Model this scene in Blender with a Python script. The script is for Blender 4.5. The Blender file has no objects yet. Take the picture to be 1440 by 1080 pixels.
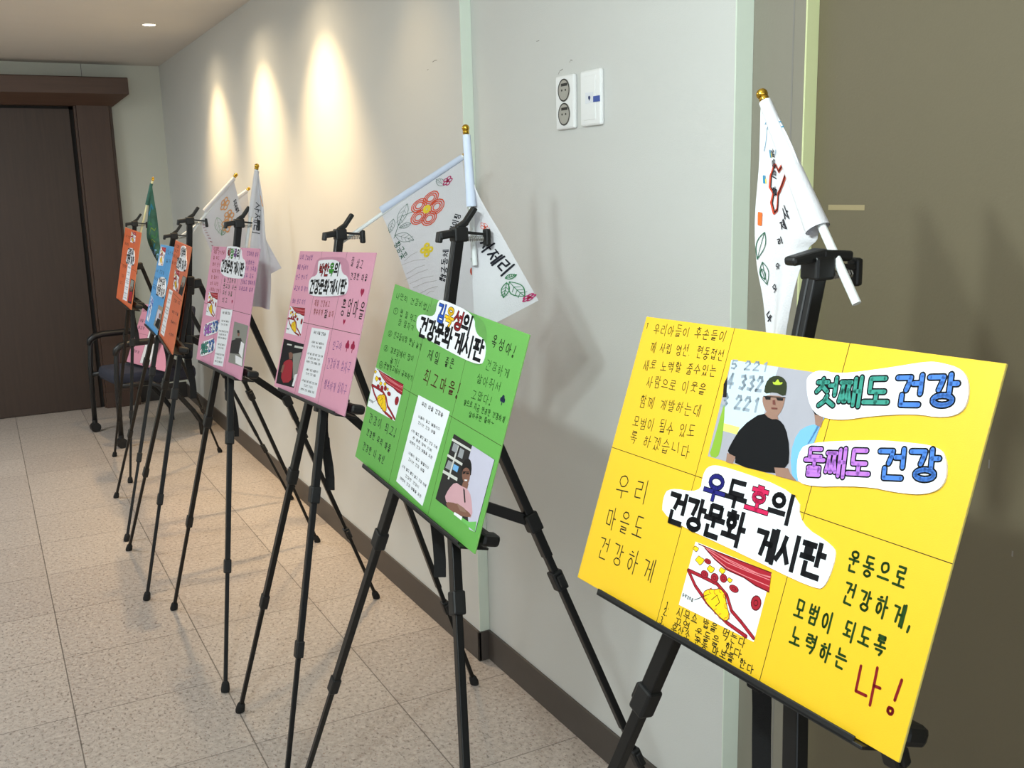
import bpy, bmesh, math, random
from mathutils import Vector, Matrix
random.seed(7)
scene = bpy.context.scene
COL = scene.collection

# ------------------------------------------------------------------ camera
cam_data = bpy.data.cameras.new('camera')
cam = bpy.data.objects.new('camera', cam_data)
COL.objects.link(cam)
cam_data.sensor_fit = 'HORIZONTAL'
cam_data.sensor_width = 36.0
cam_data.lens = 1387.8 / 1440 * 36.0
cam_data.clip_start = 0.05
_r = Vector((0.880325, -0.473747, -0.024321))
_d = Vector((-0.113379, -0.160345, -0.980528))
_f = Vector((0.460622, 0.865941, -0.194868))
cam.matrix_world = Matrix((( _r.x, -_d.x, -_f.x, -1.35248), (_r.y, -_d.y, -_f.y, 0.0), (_r.z, -_d.z, -_f.z, 1.58), (0, 0, 0, 1)))
scene.camera = cam

# ------------------------------------------------------------------ exposure
vs = scene.view_settings
vs.view_transform = 'Standard'
vs.look = 'None'
vs.exposure = -0.12
vs.gamma = 1.0
vs.use_curve_mapping = False

# ------------------------------------------------------------------ world: added even ambient fill, reaching the room through its open rear
world = bpy.data.worlds.new('ambient_fill')
scene.world = world
world.use_nodes = True
_bg = world.node_tree.nodes['Background']
_bg.inputs[0].default_value = (0.82, 0.92, 1.0, 1)
_bg.inputs[1].default_value = 1.9

# ------------------------------------------------------------------ lamps
def lamp(name, kind, loc, energy, color, **kw):
    d = bpy.data.lights.new(name, kind)
    d.energy = energy
    d.color = color
    for k, val in kw.items():
        setattr(d, k, val)
    o = bpy.data.objects.new(name, d)
    o.location = loc
    COL.objects.link(o)
    return o

WARM = (1.0, 0.80, 0.52)
for _y, _e in ((6.18, 1.0), (5.12, 1.25), (4.13, 1.3), (3.13, 0.12)):
    _s = lamp('downlight_beam', 'SPOT', (-0.35, _y, 2.515), 84 * _e, (1.0, 0.71, 0.37), spot_size=math.radians(84), spot_blend=1.0, shadow_soft_size=0.03)
    _s.rotation_euler = (0, math.radians(-11), 0)
    _s = lamp('downlight_spill', 'SPOT', (-0.35, _y, 2.515), 13 * _e, WARM, spot_size=math.radians(152), spot_blend=1.0, shadow_soft_size=0.03)
# the pair of small lamps in the lobby, left of and above the camera
for _p, _e in (((-1.43, 0.69, 2.02), 38), ((-1.41, 0.95, 2.02), 38)):
    lamp('lobby_lamp', 'POINT', _p, _e, (0.87, 1.0, 1.0), shadow_soft_size=0.035)
# unseen fill light added high behind the camera, no real fixture
_a = lamp('rear_fill', 'AREA', (-1.9, -1.3, 2.5), 12, (0.90, 0.98, 1.0), shape='RECTANGLE', size=1.2, size_y=1.2)
_a.rotation_euler = (math.radians(25), 0, 0)
# unseen fill lights added left of the easels to lift the far end
for _y, _e in ((3.2, 22), (5.9, 62)):
    lamp('side_fill', 'AREA', (-2.7, _y, 2.53), _e, (0.90, 0.98, 1.0), shape='RECTANGLE', size=1.2, size_y=0.6)

# ------------------------------------------------------------------ materials
def lin(h):
    h = h.lstrip('#')
    out = []
    for i in (0, 2, 4):
        c = int(h[i:i + 2], 16) / 255
        out.append(c / 12.92 if c <= 0.04045 else ((c + 0.055) / 1.055) ** 2.4)
    return tuple(out) + (1,)

MATS = {}
def mat(name, hexcol, rough=0.6, metal=0.0, noise=0.06, scale=40, bump=0.0, bscale=200, spec=0.5, coat=0.0, stretch=None):
    if name in MATS:
        return MATS[name]
    m = bpy.data.materials.new(name)
    m.use_nodes = True
    nt = m.node_tree
    b = nt.nodes['Principled BSDF']
    b.inputs['Roughness'].default_value = rough
    b.inputs['Metallic'].default_value = metal
    b.inputs['Specular IOR Level'].default_value = spec
    b.inputs['Coat Weight'].default_value = coat
    c = lin(hexcol)
    tc = nt.nodes.new('ShaderNodeTexCoord')
    src = tc.outputs['Object']
    if stretch:
        mp = nt.nodes.new('ShaderNodeMapping')
        mp.inputs['Scale'].default_value = stretch
        nt.links.new(src, mp.inputs['Vector'])
        src = mp.outputs['Vector']
    nz = nt.nodes.new('ShaderNodeTexNoise')
    nz.inputs['Scale'].default_value = scale
    nz.inputs['Detail'].default_value = 4
    nt.links.new(src, nz.inputs['Vector'])
    mx = nt.nodes.new('ShaderNodeMix')
    mx.data_type = 'RGBA'
    mx.inputs['A'].default_value = tuple(max(0, k * (1 - noise)) for k in c[:3]) + (1,)
    mx.inputs['B'].default_value = tuple(min(1, k * (1 + noise)) for k in c[:3]) + (1,)
    nt.links.new(nz.outputs['Fac'], mx.inputs['Factor'])
    nt.links.new(mx.outputs['Result'], b.inputs['Base Color'])
    if bump:
        n2 = nt.nodes.new('ShaderNodeTexNoise')
        n2.inputs['Scale'].default_value = bscale
        nt.links.new(src, n2.inputs['Vector'])
        bp = nt.nodes.new('ShaderNodeBump')
        bp.inputs['Strength'].default_value = bump
        bp.inputs['Distance'].default_value = 0.002
        nt.links.new(n2.outputs['Fac'], bp.inputs['Height'])
        nt.links.new(bp.outputs['Normal'], b.inputs['Normal'])
    MATS[name] = m
    return m

def M(name):
    return MATS[name]

mat('wall_paint', 'D5D6D3', 0.5, noise=0.02, scale=3, bump=0.25, bscale=260, stretch=(1, 1, 3))
mat('wall_back_paint', 'D0D1C4', 0.55, noise=0.02, scale=3, bump=0.2, bscale=260)
mat('ceiling_paint', 'D6D0C8', 0.8, noise=0.03, scale=5, bump=0.2, bscale=120)
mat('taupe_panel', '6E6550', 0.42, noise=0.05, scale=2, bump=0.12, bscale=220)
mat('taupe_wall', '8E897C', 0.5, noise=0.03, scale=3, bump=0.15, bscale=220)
mat('mint_trim', 'DCE6D8', 0.45, noise=0.02)
mat('yellow_trim', 'DCE2AE', 0.45, noise=0.03)
mat('baseboard', '4A433E', 0.5, noise=0.05)
mat('baseboard_dark', '2B2826', 0.5, noise=0.05)
mat('tape', 'A2936F', 0.6)
mat('scuff', '8A8680', 0.8)
mat('dark_wood', '3A2A20', 0.5, noise=0.30, scale=6, stretch=(9, 9, 0.5))
mat('frame_wood', '463126', 0.48, noise=0.25, scale=6, stretch=(9, 9, 0.5))
mat('lintel_wood', '523C30', 0.48, noise=0.25, scale=6, stretch=(0.6, 9, 9))
mat('seam_dark', '15110F', 0.8)
mat('black_metal', '0A0A0B', 0.36, metal=0.0, noise=0.15, spec=0.4)
mat('black_plastic', '0A0A0B', 0.5, noise=0.1)
mat('rubber', '0D0D0E', 0.8)
mat('strap_cloth', '121213', 0.9, bump=0.3, bscale=500)
mat('spring_steel', 'A9A9A6', 0.3, metal=1.0)
mat('groove', '3A3C3E', 0.3)
mat('foam_edge', 'EADFA9', 0.7)
for _k, _c in dict(yellow='DCC96A', green='79B45C', pink='CC96AA', pink2='C894AC', orange='CF7C52', blue='7FB2DE', far='CF7C52').items():
    mat('edge_' + _k, _c, 0.7)
mat('paper_white', 'E6E9F0', 0.55, noise=0.015)
mat('cloth_white', 'CFCED2', 0.85, noise=0.02, bump=0.3, bscale=400)
mat('cloth_cool', 'C4CEE2', 0.8, noise=0.02)
mat('cloth_painted', '35635A', 0.85, noise=0.85, scale=26)
mat('pole_white', 'E2E6E6', 0.3, noise=0.01)
mat('pole_cream', 'E4E4B8', 0.35, noise=0.02)
mat('gold', 'C9A23C', 0.18, metal=1.0, noise=0.05)
mat('plate_white', 'EFF0F0', 0.3, noise=0.01)
mat('socket_grey', 'A8A59C', 0.4)
mat('socket_dark', '2A2926', 0.6)
mat('label_blue', '3C57A8', 0.5)
mat('label_navy', '1D2C66', 0.5)
mat('chair_fabric', '2C2F3E', 0.9, noise=0.15, bump=0.4, bscale=300)
mat('chair_plastic', '131416', 0.4)
BOARD_COL = dict(yellow='DFB315', green='60A648', pink='DB98B2', pink2='D692B0', orange='D2653A', blue='4C98D6', far='D2653A')
for _k, _c in BOARD_COL.items():
    mat('card_' + _k, _c, 0.5, noise=0.02, scale=60, bump=0.08, bscale=700)
for _n, _c in dict(ink='2A2A18', crease='3A3415', marker_black='20221A', marker_green='1F3D12', marker_red='7A1418', pen_green='1F4A1A', marker_brown='4A1F1A',
                   pen_dark='2A2A30', pen_purple='7A4A8C', pen_brown='9A4A3A', title_black='0E0E12', navy='20206E', crimson='C02050', title_blue='2A56B8', title_yellow='F0C020',
                   title_red='8E1C22', title_green='3E9A2E', teal='3A8A7C', bubble_blue='4676C4', bubble_purple='B070CC', art_red='9C1F2C', art_dark='5C1018', art_yellow='EAC31C', art_pale='F3DC74', art_streak='D27A80',
                   heart='A02048', clover_navy='1C2440', poster='B9CBD6', poster_strip='D8E072', lime='7FA436', hair='1C1A1A', blue_shirt='6FA8DA', skin='8E6E60',
                   skin_dark='7E594B', tee='0C0D10', cap='2C3220', emblem='A8B83A', lips='6A3E38', poster_text='8C98A4', photo_grey='9C9BA4', dark='2C2A2A', shelf='C9C9C4', paper_grey='8F9296',
                   wall_lilac='BDBBCD', pink_shirt='C79CA4', board_green='6FB860', white='E6E6EA', grey_mid='8A8A84', red_top='9C2230', flower_red='D2553C', flower_yellow='E3C93C', flower_pink='B4386A',
                   leaf='3E7A52', leaf_dark='2C5A44', flag_ink='22222A', flag_blue='2F7A9C', rust='B8432C', pencil='A9A6A2', tulip='D8632C', faint_orange='D8A070', faint_green='8AA88A', dark_red='8C2434').items():
    mat(_n, _c, 0.65, noise=0.04, spec=0.15)

for _k, _c in dict(yellow='C8AA20', green='569640', pink='C583A0').items():
    mat('film_' + _k, _c, 0.3)

def terrazzo():
    m = bpy.data.materials.new('terrazzo_tiles')
    m.use_nodes = True
    nt = m.node_tree
    N = nt.nodes
    Lk = nt.links
    b = N['Principled BSDF']
    tc = N.new('ShaderNodeTexCoord')
    def math_(op, a, bb=None, c=None):
        n = N.new('ShaderNodeMath')
        n.operation = op
        for i, val in enumerate((a, bb, c)):
            if val is None:
                continue
            if isinstance(val, (int, float)):
                n.inputs[i].default_value = val
            else:
                Lk.new(val, n.inputs[i])
        return n.outputs[0]
    def ramp(src, stops):
        r = N.new('ShaderNodeValToRGB')
        Lk.new(src, r.inputs[0])
        while len(r.color_ramp.elements) < len(stops):
            r.color_ramp.elements.new(0.5)
        for e, (p, c) in zip(r.color_ramp.elements, stops):
            e.position = p
            e.color = c
        return r.outputs[0]
    def mixc(fac, a, bb, mode='MIX'):
        n = N.new('ShaderNodeMix')
        n.data_type = 'RGBA'
        n.blend_type = mode
        for key, val in (('Factor', fac), ('A', a), ('B', bb)):
            if isinstance(val, (int, float, tuple)):
                n.inputs[key].default_value = val
            else:
                Lk.new(val, n.inputs[key])
        return n.outputs['Result']
    sx = N.new('ShaderNodeSeparateXYZ')
    Lk.new(tc.outputs['Object'], sx.inputs[0])
    tx = math_('DIVIDE', math_('ADD', sx.outputs[0], 1.2508), 0.45)
    ty = math_('DIVIDE', math_('SUBTRACT', sx.outputs[1], 2.693), 0.4465)
    fx = math_('ABSOLUTE', math_('SUBTRACT', math_('FRACT', tx), 0.5))
    fy = math_('ABSOLUTE', math_('SUBTRACT', math_('FRACT', ty), 0.5))
    jx = math_('GREATER_THAN', fx, 0.5 - 0.0042)
    jy = math_('MULTIPLY', math_('GREATER_THAN', fy, 0.5 - 0.0042), 0.85)
    joint = math_('MAXIMUM', jx, jy)
    cb = N.new('ShaderNodeCombineXYZ')
    Lk.new(math_('FLOOR', tx), cb.inputs[0])
    Lk.new(math_('FLOOR', ty), cb.inputs[1])
    wn = N.new('ShaderNodeTexWhiteNoise')
    wn.noise_dimensions = '3D'
    Lk.new(cb.outputs[0], wn.inputs['Vector'])
    base = ramp(wn.outputs['Value'], [(0.0, lin('B2A7A0')), (1.0, lin('BDB2AA'))])
    big = N.new('ShaderNodeTexNoise')
    big.inputs['Scale'].default_value = 2.2
    big.inputs['Detail'].default_value = 5
    Lk.new(tc.outputs['Object'], big.inputs['Vector'])
    base = mixc(math_('MULTIPLY', big.outputs['Fac'], 0.35), base, lin('9E9186'))
    fine = N.new('ShaderNodeTexNoise')
    fine.inputs['Scale'].default_value = 62
    fine.inputs['Detail'].default_value = 5
    fine.inputs['Roughness'].default_value = 0.7
    Lk.new(tc.outputs['Object'], fine.inputs['Vector'])
    base = mixc(ramp(fine.outputs['Fac'], [(0.36, (.42, .42, .42, 1)), (0.5, (0, 0, 0, 1))]), base, lin('83776E'))
    base = mixc(ramp(fine.outputs['Fac'], [(0.52, (0, 0, 0, 1)), (0.68, (.4, .4, .4, 1))]), base, lin('D9D0C8'))
    chips = N.new('ShaderNodeTexVoronoi')
    chips.inputs['Scale'].default_value = 95
    Lk.new(tc.outputs['Object'], chips.inputs['Vector'])
    base = mixc(ramp(chips.outputs['Color'], [(0.0, (0, 0, 0, 1)), (0.75, (0, 0, 0, 1)), (1.0, (.35, .35, .35, 1))]), base, lin('D8CDC0'))
    sp = N.new('ShaderNodeTexNoise')
    sp.inputs['Scale'].default_value = 110
    sp.inputs['Detail'].default_value = 2
    mp = N.new('ShaderNodeMapping')
    mp.inputs['Rotation'].default_value = (0, 0, 0.6)
    mp.inputs['Scale'].default_value = (1.0, 0.6, 1)
    Lk.new(tc.outputs['Object'], mp.inputs['Vector'])
    Lk.new(mp.outputs['Vector'], sp.inputs['Vector'])
    base = mixc(ramp(sp.outputs['Fac'], [(0.0, (0, 0, 0, 1)), (0.58, (0, 0, 0, 1)), (0.68, (.6, .6, .6, 1))]), base, lin('5A4D47'))
    sp2 = N.new('ShaderNodeTexNoise')
    sp2.inputs['Scale'].default_value = 130
    Lk.new(tc.outputs['Object'], sp2.inputs['Vector'])
    base = mixc(ramp(sp2.outputs['Fac'], [(0.0, (0, 0, 0, 1)), (0.63, (0, 0, 0, 1)), (0.69, (.6, .6, .6, 1))]), base, lin('8A5F4C'))
    base = mixc(math_('MULTIPLY', joint, 0.75), base, lin('4A423C'))
    Lk.new(base, b.inputs['Base Color'])
    b.inputs['Roughness'].default_value = 0.34
    b.inputs['Specular IOR Level'].default_value = 0.4
    MATS['terrazzo'] = m
    return m
terrazzo()

# ------------------------------------------------------------------ mesh helpers
def link_mesh(name, bm, mats, parent=None, smooth=False, matrix=None, keep_normals=False):
    me = bpy.data.meshes.new(name)
    if not keep_normals:
        bmesh.ops.recalc_face_normals(bm, faces=bm.faces)
    bm.to_mesh(me)
    bm.free()
    if not isinstance(mats, (list, tuple)):
        mats = [mats]
    for m in mats:
        me.materials.append(M(m) if isinstance(m, str) else m)
    if smooth:
        for p in me.polygons:
            p.use_smooth = True
    o = bpy.data.objects.new(name, me)
    COL.objects.link(o)
    if parent is not None:
        o.parent = parent
    if matrix is not None:
        o.matrix_local = matrix
    return o

def tag(o, label=None, category=None, group=None, kind=None):
    if label:
        o['label'] = label
    if category:
        o['category'] = category
    if group:
        o['group'] = group
    if kind:
        o['kind'] = kind
    return o

def thing(name, label, category, loc=(0, 0, 0), group=None, matrix=None):
    o = bpy.data.objects.new(name, None)
    o.empty_display_size = 0.05
    COL.objects.link(o)
    if matrix is not None:
        o.matrix_world = matrix
    else:
        o.location = loc
    return tag(o, label, category, group)

def box(bm, lo, hi, bevel=0.0, mi=0):
    vs_ = [bm.verts.new((x, y, z)) for x in (lo[0], hi[0]) for y in (lo[1], hi[1]) for z in (lo[2], hi[2])]
    fs = []
    for q in ((0, 1, 3, 2), (4, 6, 7, 5), (0, 4, 5, 1), (2, 3, 7, 6), (0, 2, 6, 4), (1, 5, 7, 3)):
        f = bm.faces.new([vs_[i] for i in q])
        f.material_index = mi
        fs.append(f)
    if bevel:
        es = list({e for f in fs for e in f.edges})
        bmesh.ops.bevel(bm, geom=es, offset=bevel, segments=2, profile=0.5, affect='EDGES', material=mi)

def bar(bm, p, q, w, d, ref=(1, 0, 0), bevel=0.0, mi=0, taper=1.0):
    """rectangular bar from p to q, w across ref, d along ref"""
    p, q, ref = Vector(p), Vector(q), Vector(ref)
    ax = (q - p).normalized()
    b_ = (ref - ax * ref.dot(ax)).normalized()
    a_ = ax.cross(b_)
    vs_ = []
    for c, s in ((p, 1.0), (q, taper)):
        for i, j in ((-1, -1), (1, -1), (1, 1), (-1, 1)):
            vs_.append(bm.verts.new(c + a_ * (i * w * s / 2) + b_ * (j * d * s / 2)))
    fs = []
    for t in ((0, 1, 2, 3), (7, 6, 5, 4), (0, 4, 5, 1), (1, 5, 6, 2), (2, 6, 7, 3), (3, 7, 4, 0)):
        f = bm.faces.new([vs_[i] for i in t])
        f.material_index = mi
        fs.append(f)
    if bevel:
        es = list({e for f in fs for e in f.edges})
        bmesh.ops.bevel(bm, geom=es, offset=bevel, segments=2, profile=0.5, affect='EDGES', material=mi)

def tube(bm, pts, rad, n=12, cap=True, mi=0):
    pts = [Vector(p) for p in pts]
    rads = rad if isinstance(rad, (list, tuple)) else [rad] * len(pts)
    rings = []
    t0 = (pts[1] - pts[0]).normalized()
    a_ = t0.orthogonal().normalized()
    for i, p in enumerate(pts):
        t = (pts[min(i + 1, len(pts) - 1)] - pts[max(i - 1, 0)]).normalized()
        a_ = (a_ - t * a_.dot(t)).normalized()
        b_ = t.cross(a_)
        rings.append([bm.verts.new(p + (a_ * math.cos(2 * math.pi * k / n) + b_ * math.sin(2 * math.pi * k / n)) * rads[i]) for k in range(n)])
    for r1, r2 in zip(rings, rings[1:]):
        for k in range(n):
            f = bm.faces.new((r1[k], r1[(k + 1) % n], r2[(k + 1) % n], r2[k]))
            f.material_index = mi
    if cap:
        bm.faces.new(rings[0][::-1]).material_index = mi
        bm.faces.new(rings[-1]).material_index = mi

def ball(bm, c, r, seg=16, mi=0):
    res = bmesh.ops.create_uvsphere(bm, u_segments=seg, v_segments=seg // 2 + 2, radius=r, matrix=Matrix.Translation(c))
    for v_ in res['verts']:
        for f in v_.link_faces:
            f.material_index = mi

# ------------------------------------------------------------------ measured layout: metres for places, millimetres on the boards
ART = {'band': ((48, 987), (313, 983), (605, 989), (1000, 1000), (1027, 737), (862, 744), (712, 785), (485, 790), (296, 868), (142, 967)),
 'band_lines': (((142, 967), (462, 890), (710, 888), (1004, 896)), ((205, 981), (540, 914), (786, 907), (1000, 931)), ((70, 988), (450, 942), (863, 917), (1005, 942)), ((195, 927), (478, 821), (727, 811), (1018, 811))),
 'wall': (((3, 551), (197, 549), (416, 538), (564, 447), (668, 265), (809, 179), (989, 49)), ((3, 551), (149, 376), (364, 211), (648, 79), (904, 23))),
 'plaque': ((268, 340), (335, 424), (404, 445), (467, 502), (542, 450), (596, 307), (672, 173), (634, 85), (550, 105), (474, 145), (315, 233)),
 'plaque_line': ((398, 287), (451, 388), (504, 305), (467, 228)),
 'cells': ((229, 599, 52, 70), (226, 795, 48, 52), (365, 609, 52, 85), (474, 655, 48, 80), (629, 577, 62, 66), (920, 519, 62, 135)),
 'blobs': ((124, 760, 62), (291, 704, 52), (435, 751, 44), (33, 900, 40), (555, 667, 34)),
 'cap': ((9, 170), (174, 158)),
 'ptr': ((188, 175), (353, 350))}
EASEL = {'yellow': {'head': (-0.441, 0.901, 1.481), 'hub': (-0.479, 0.905, 1.299), 'right': (-0.75, 0.578, 0.0), 'left': (-0.75, 1.345, 0.0), 'rear': (-0.06, 0.828, 0.0)},
 'green': {'head': (-0.482, 1.852, 1.496), 'hub': (-0.535, 1.844, 1.229), 'right': (-0.78, 1.243, 0.0), 'left': (-0.78, 2.343, 0.0), 'rear': (-0.06, 1.61, 0.0)},
 'pink': {'head': (-0.479, 2.619, 1.474), 'hub': (-0.539, 2.587, 1.201), 'right': (-0.8, 2.388, 0.0), 'left': (-0.799, 2.901, 0.0), 'rear': (-0.09, 2.681, 0.0)},
 'pink2': {'head': (-0.577, 3.368, 1.493), 'hub': (-0.623, 3.374, 1.213), 'right': (-0.81, 3.051, 0.0), 'left': (-0.841, 3.817, 0.0), 'rear': (-0.119, 3.502, 0.0)},
 'orange': {'head': (-0.597, 4.122, 1.489), 'hub': (-0.62, 4.13, 1.23), 'right': (-0.92, 3.968, 0.0), 'left': (-0.904, 4.608, 0.0), 'rear': (-0.126, 4.251, 0.0)},
 'blue': {'head': (-0.524, 4.95, 1.401), 'hub': (-0.575, 5.0, 1.17), 'right': (-0.896, 4.744, 0.0), 'left': (-0.853, 5.499, 0.0), 'rear': (-0.05, 4.95, 0.0)},
 'far': {'head': (-0.576, 5.848, 1.443), 'hub': (-0.60, 5.88, 1.2), 'right': (-0.747, 5.755, 0.0), 'left': (-0.752, 6.421, 0.0), 'rear': (-0.161, 6.152, 0.0)}}
FLAG = {'yellow': {'pole': ((-0.42, 1.0294, 1.6897), (-0.42, 0.8556, 1.4318)),
            'sleeve': ((-0.42, 1.0251, 1.683), (-0.42, 0.924, 1.5199)),
            'L': ((-0.42, 1.0333, 1.6846), (-0.42, 1.0348, 1.6132), (-0.42, 1.0378, 1.5382), (-0.42, 1.0312, 1.4714), (-0.42, 1.0211, 1.4237), (-0.42, 1.012, 1.3661)),
            'R': ((-0.42, 1.0198, 1.6843), (-0.42, 0.9678, 1.615), (-0.42, 0.9264, 1.5199), (-0.42, 0.9447, 1.4924), (-0.42, 0.9604, 1.4475), (-0.42, 0.9768, 1.3705)),
            'draw': {'cloud': ((450, 233), (525, 250), (675, 233), (750, 250), (600, 283), (425, 317), (375, 367), (300, 383), (250, 350), (300, 317), (225, 300), (250, 267), (375, 233)),
                     'w1': ((400, 250), (375, 317)),
                     'blue': (((225, 100), (625, 67), (800, 67), (275, 117), (125, 183)), ((850, 100), (1050, 100), (1050, 117), (900, 117)), ((875, 150), (625, 167), (475, 200))),
                     'bits': ((300, 183), (125, 267)),
                     'tulip': ((75, 417), (125, 467)),
                     'leafs': (((150, 467), (25, 583)), ((100, 600), (125, 733)), ((75, 633), (100, 700))),
                     'script': ((875, 300), (575, 367), (500, 417), (450, 500), (425, 650), (300, 767), (125, 883))}},
 'green': {'pole': ((-0.4447, 1.8809, 1.6984), (-0.4356, 1.8763, 1.4222)),
           'sleeve': ((-0.4437, 1.8803, 1.6885), (-0.4387, 1.8779, 1.5446)),
           'L': ((-0.4425, 1.8797, 1.6856), (-0.4425, 1.8798, 1.5955), (-0.4431, 1.88, 1.4861), (-0.4397, 1.8784, 1.2756)),
           'R': ((-0.4388, 1.8779, 1.6784), (-0.431, 1.874, 1.585), (-0.3807, 1.8488, 1.4769), (-0.3175, 1.8173, 1.3449)),
           'draw': {'word': ((375, 683), (775, 817)),
                    'leaf': (((650, 833), (875, 833)), ((650, 850), (525, 900)), ((700, 850), (850, 933))),
                    'fl': ((900, 950), (950, 967)),
                    'fl2': ((525, 617), (650, 617)),
                    'fruit': ((625, 633), (675, 633))}},
 'pink': {'pole': ((-0.1593, 2.4771, 1.6723), (-0.4814, 2.6429, 1.4365)),
          'sleeve': ((-0.1681, 2.4817, 1.665), (-0.3695, 2.5853, 1.528)),
          'L': ((-0.3713, 2.5862, 1.5261), (-0.3407, 2.5705, 1.4325), (-0.3057, 2.5525, 1.3039), (-0.2615, 2.5297, 1.1625)),
          'R': ((-0.1681, 2.4817, 1.6631), (-0.1599, 2.4775, 1.5337), (-0.1452, 2.4699, 1.3781), (-0.1328, 2.4635, 1.1889)),
          'draw': {'red': ((500, 217), (650, 267)),
                   'yel': ((375, 467), (450, 483)),
                   'mini': ((800, 117), (850, 133)),
                   'fruit': ((950, 633), (950, 700), (975, 750)),
                   'stemA': ((350, 183), (200, 167), (100, 233), (25, 283)),
                   'leaves': (((300, 100), (125, 217)), ((100, 150), (0, 233)), ((275, 250), (125, 233)), ((50, 267), (250, 367)), ((750, 133), (675, 50))),
                   'word': ((25, 317), (75, 450)),
                   'script': ((875, 350), (750, 433), (625, 517), (525, 650), (475, 683)),
                   'grass': (((250, 450), (50, 467)), ((325, 517), (0, 483)), ((300, 550), (25, 550)), ((325, 583), (-25, 583)), ((375, 633), (25, 617)), ((400, 667), (50, 650)), ((400, 700), (100, 700)), ((325, 717), (200, 717)))}},
 'pink2': {'pole': ((-0.5091, 3.349, 1.6681), (-0.5614, 3.3792, 1.3812)),
           'sleeve': ((-0.5098, 3.3494, 1.6565), (-0.5363, 3.3647, 1.506)),
           'L': ((-0.5123, 3.3509, 1.6497), (-0.5249, 3.3581, 1.5525), (-0.5381, 3.3658, 1.4471), (-0.5544, 3.3752, 1.3284), (-0.5625, 3.3798, 1.2078)),
           'R': ((-0.5045, 3.3464, 1.6425), (-0.4967, 3.3418, 1.5401), (-0.4951, 3.3409, 1.4341), (-0.4901, 3.338, 1.3148), (-0.4998, 3.3436, 1.1941)),
           'flap': ((-0.4993, 3.3433, 1.4342), (-0.4574, 3.3192, 1.3332), (-0.4901, 3.338, 1.3148), (-0.5072, 3.3479, 1.3751)),
           'draw': {'script': ((375, 233), (275, 500)), 'red': ((775, 183), (925, 250))}},
 'orange': {'pole': ((-0.4112, 4.0871, 1.6551), (-0.5962, 4.133, 1.4302)),
            'sleeve': ((-0.4174, 4.0886, 1.644), (-0.5362, 4.1181, 1.5183)),
            'L': ((-0.5362, 4.1181, 1.5183), (-0.5519, 4.122, 1.454), (-0.5356, 4.1179, 1.3911), (-0.5108, 4.1118, 1.2957)),
            'R': ((-0.4201, 4.0892, 1.6441), (-0.4069, 4.086, 1.568), (-0.3897, 4.0817, 1.4713), (-0.38, 4.0793, 1.3044)),
            'draw': {'fl': ((650, 267), (550, 583), (675, 483)), 'script': ((900, 317), (900, 517)), 'edge': ((0, 300), (50, 783)), 'gr': ((400, 367), (375, 667))}},
 'blue': {'pole': ((-0.1739, 4.874, 1.6049), (-0.5399, 4.964, 1.3604)),
          'sleeve': ((-0.1776, 4.8749, 1.5982), (-0.2655, 4.8965, 1.5399)),
          'L': ((-0.2657, 4.8966, 1.5366), (-0.278, 4.8996, 1.4593), (-0.2921, 4.903, 1.3578), (-0.3068, 4.9067, 1.2487)),
          'R': ((-0.1779, 4.8749, 1.5949), (-0.1757, 4.8744, 1.49), (-0.1777, 4.8749, 1.3706), (-0.1835, 4.8763, 1.2433))},
 'far': {'pole': ((-0.4646, 5.8085, 1.6747), (-0.552, 5.8589, 1.3753)),
         'sleeve': ((-0.4733, 5.8135, 1.6519), (-0.5036, 5.831, 1.5373)),
         'L': ((-0.49, 5.8232, 1.5755), (-0.5108, 5.8352, 1.4522), (-0.5228, 5.8421, 1.3511), (-0.5048, 5.8317, 1.276), (-0.4785, 5.8165, 1.2162)),
         'R': ((-0.4712, 5.8123, 1.6365), (-0.4671, 5.8099, 1.5209), (-0.4629, 5.8075, 1.4042), (-0.4609, 5.8064, 1.3024), (-0.4567, 5.8039, 1.2275))}}
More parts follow.
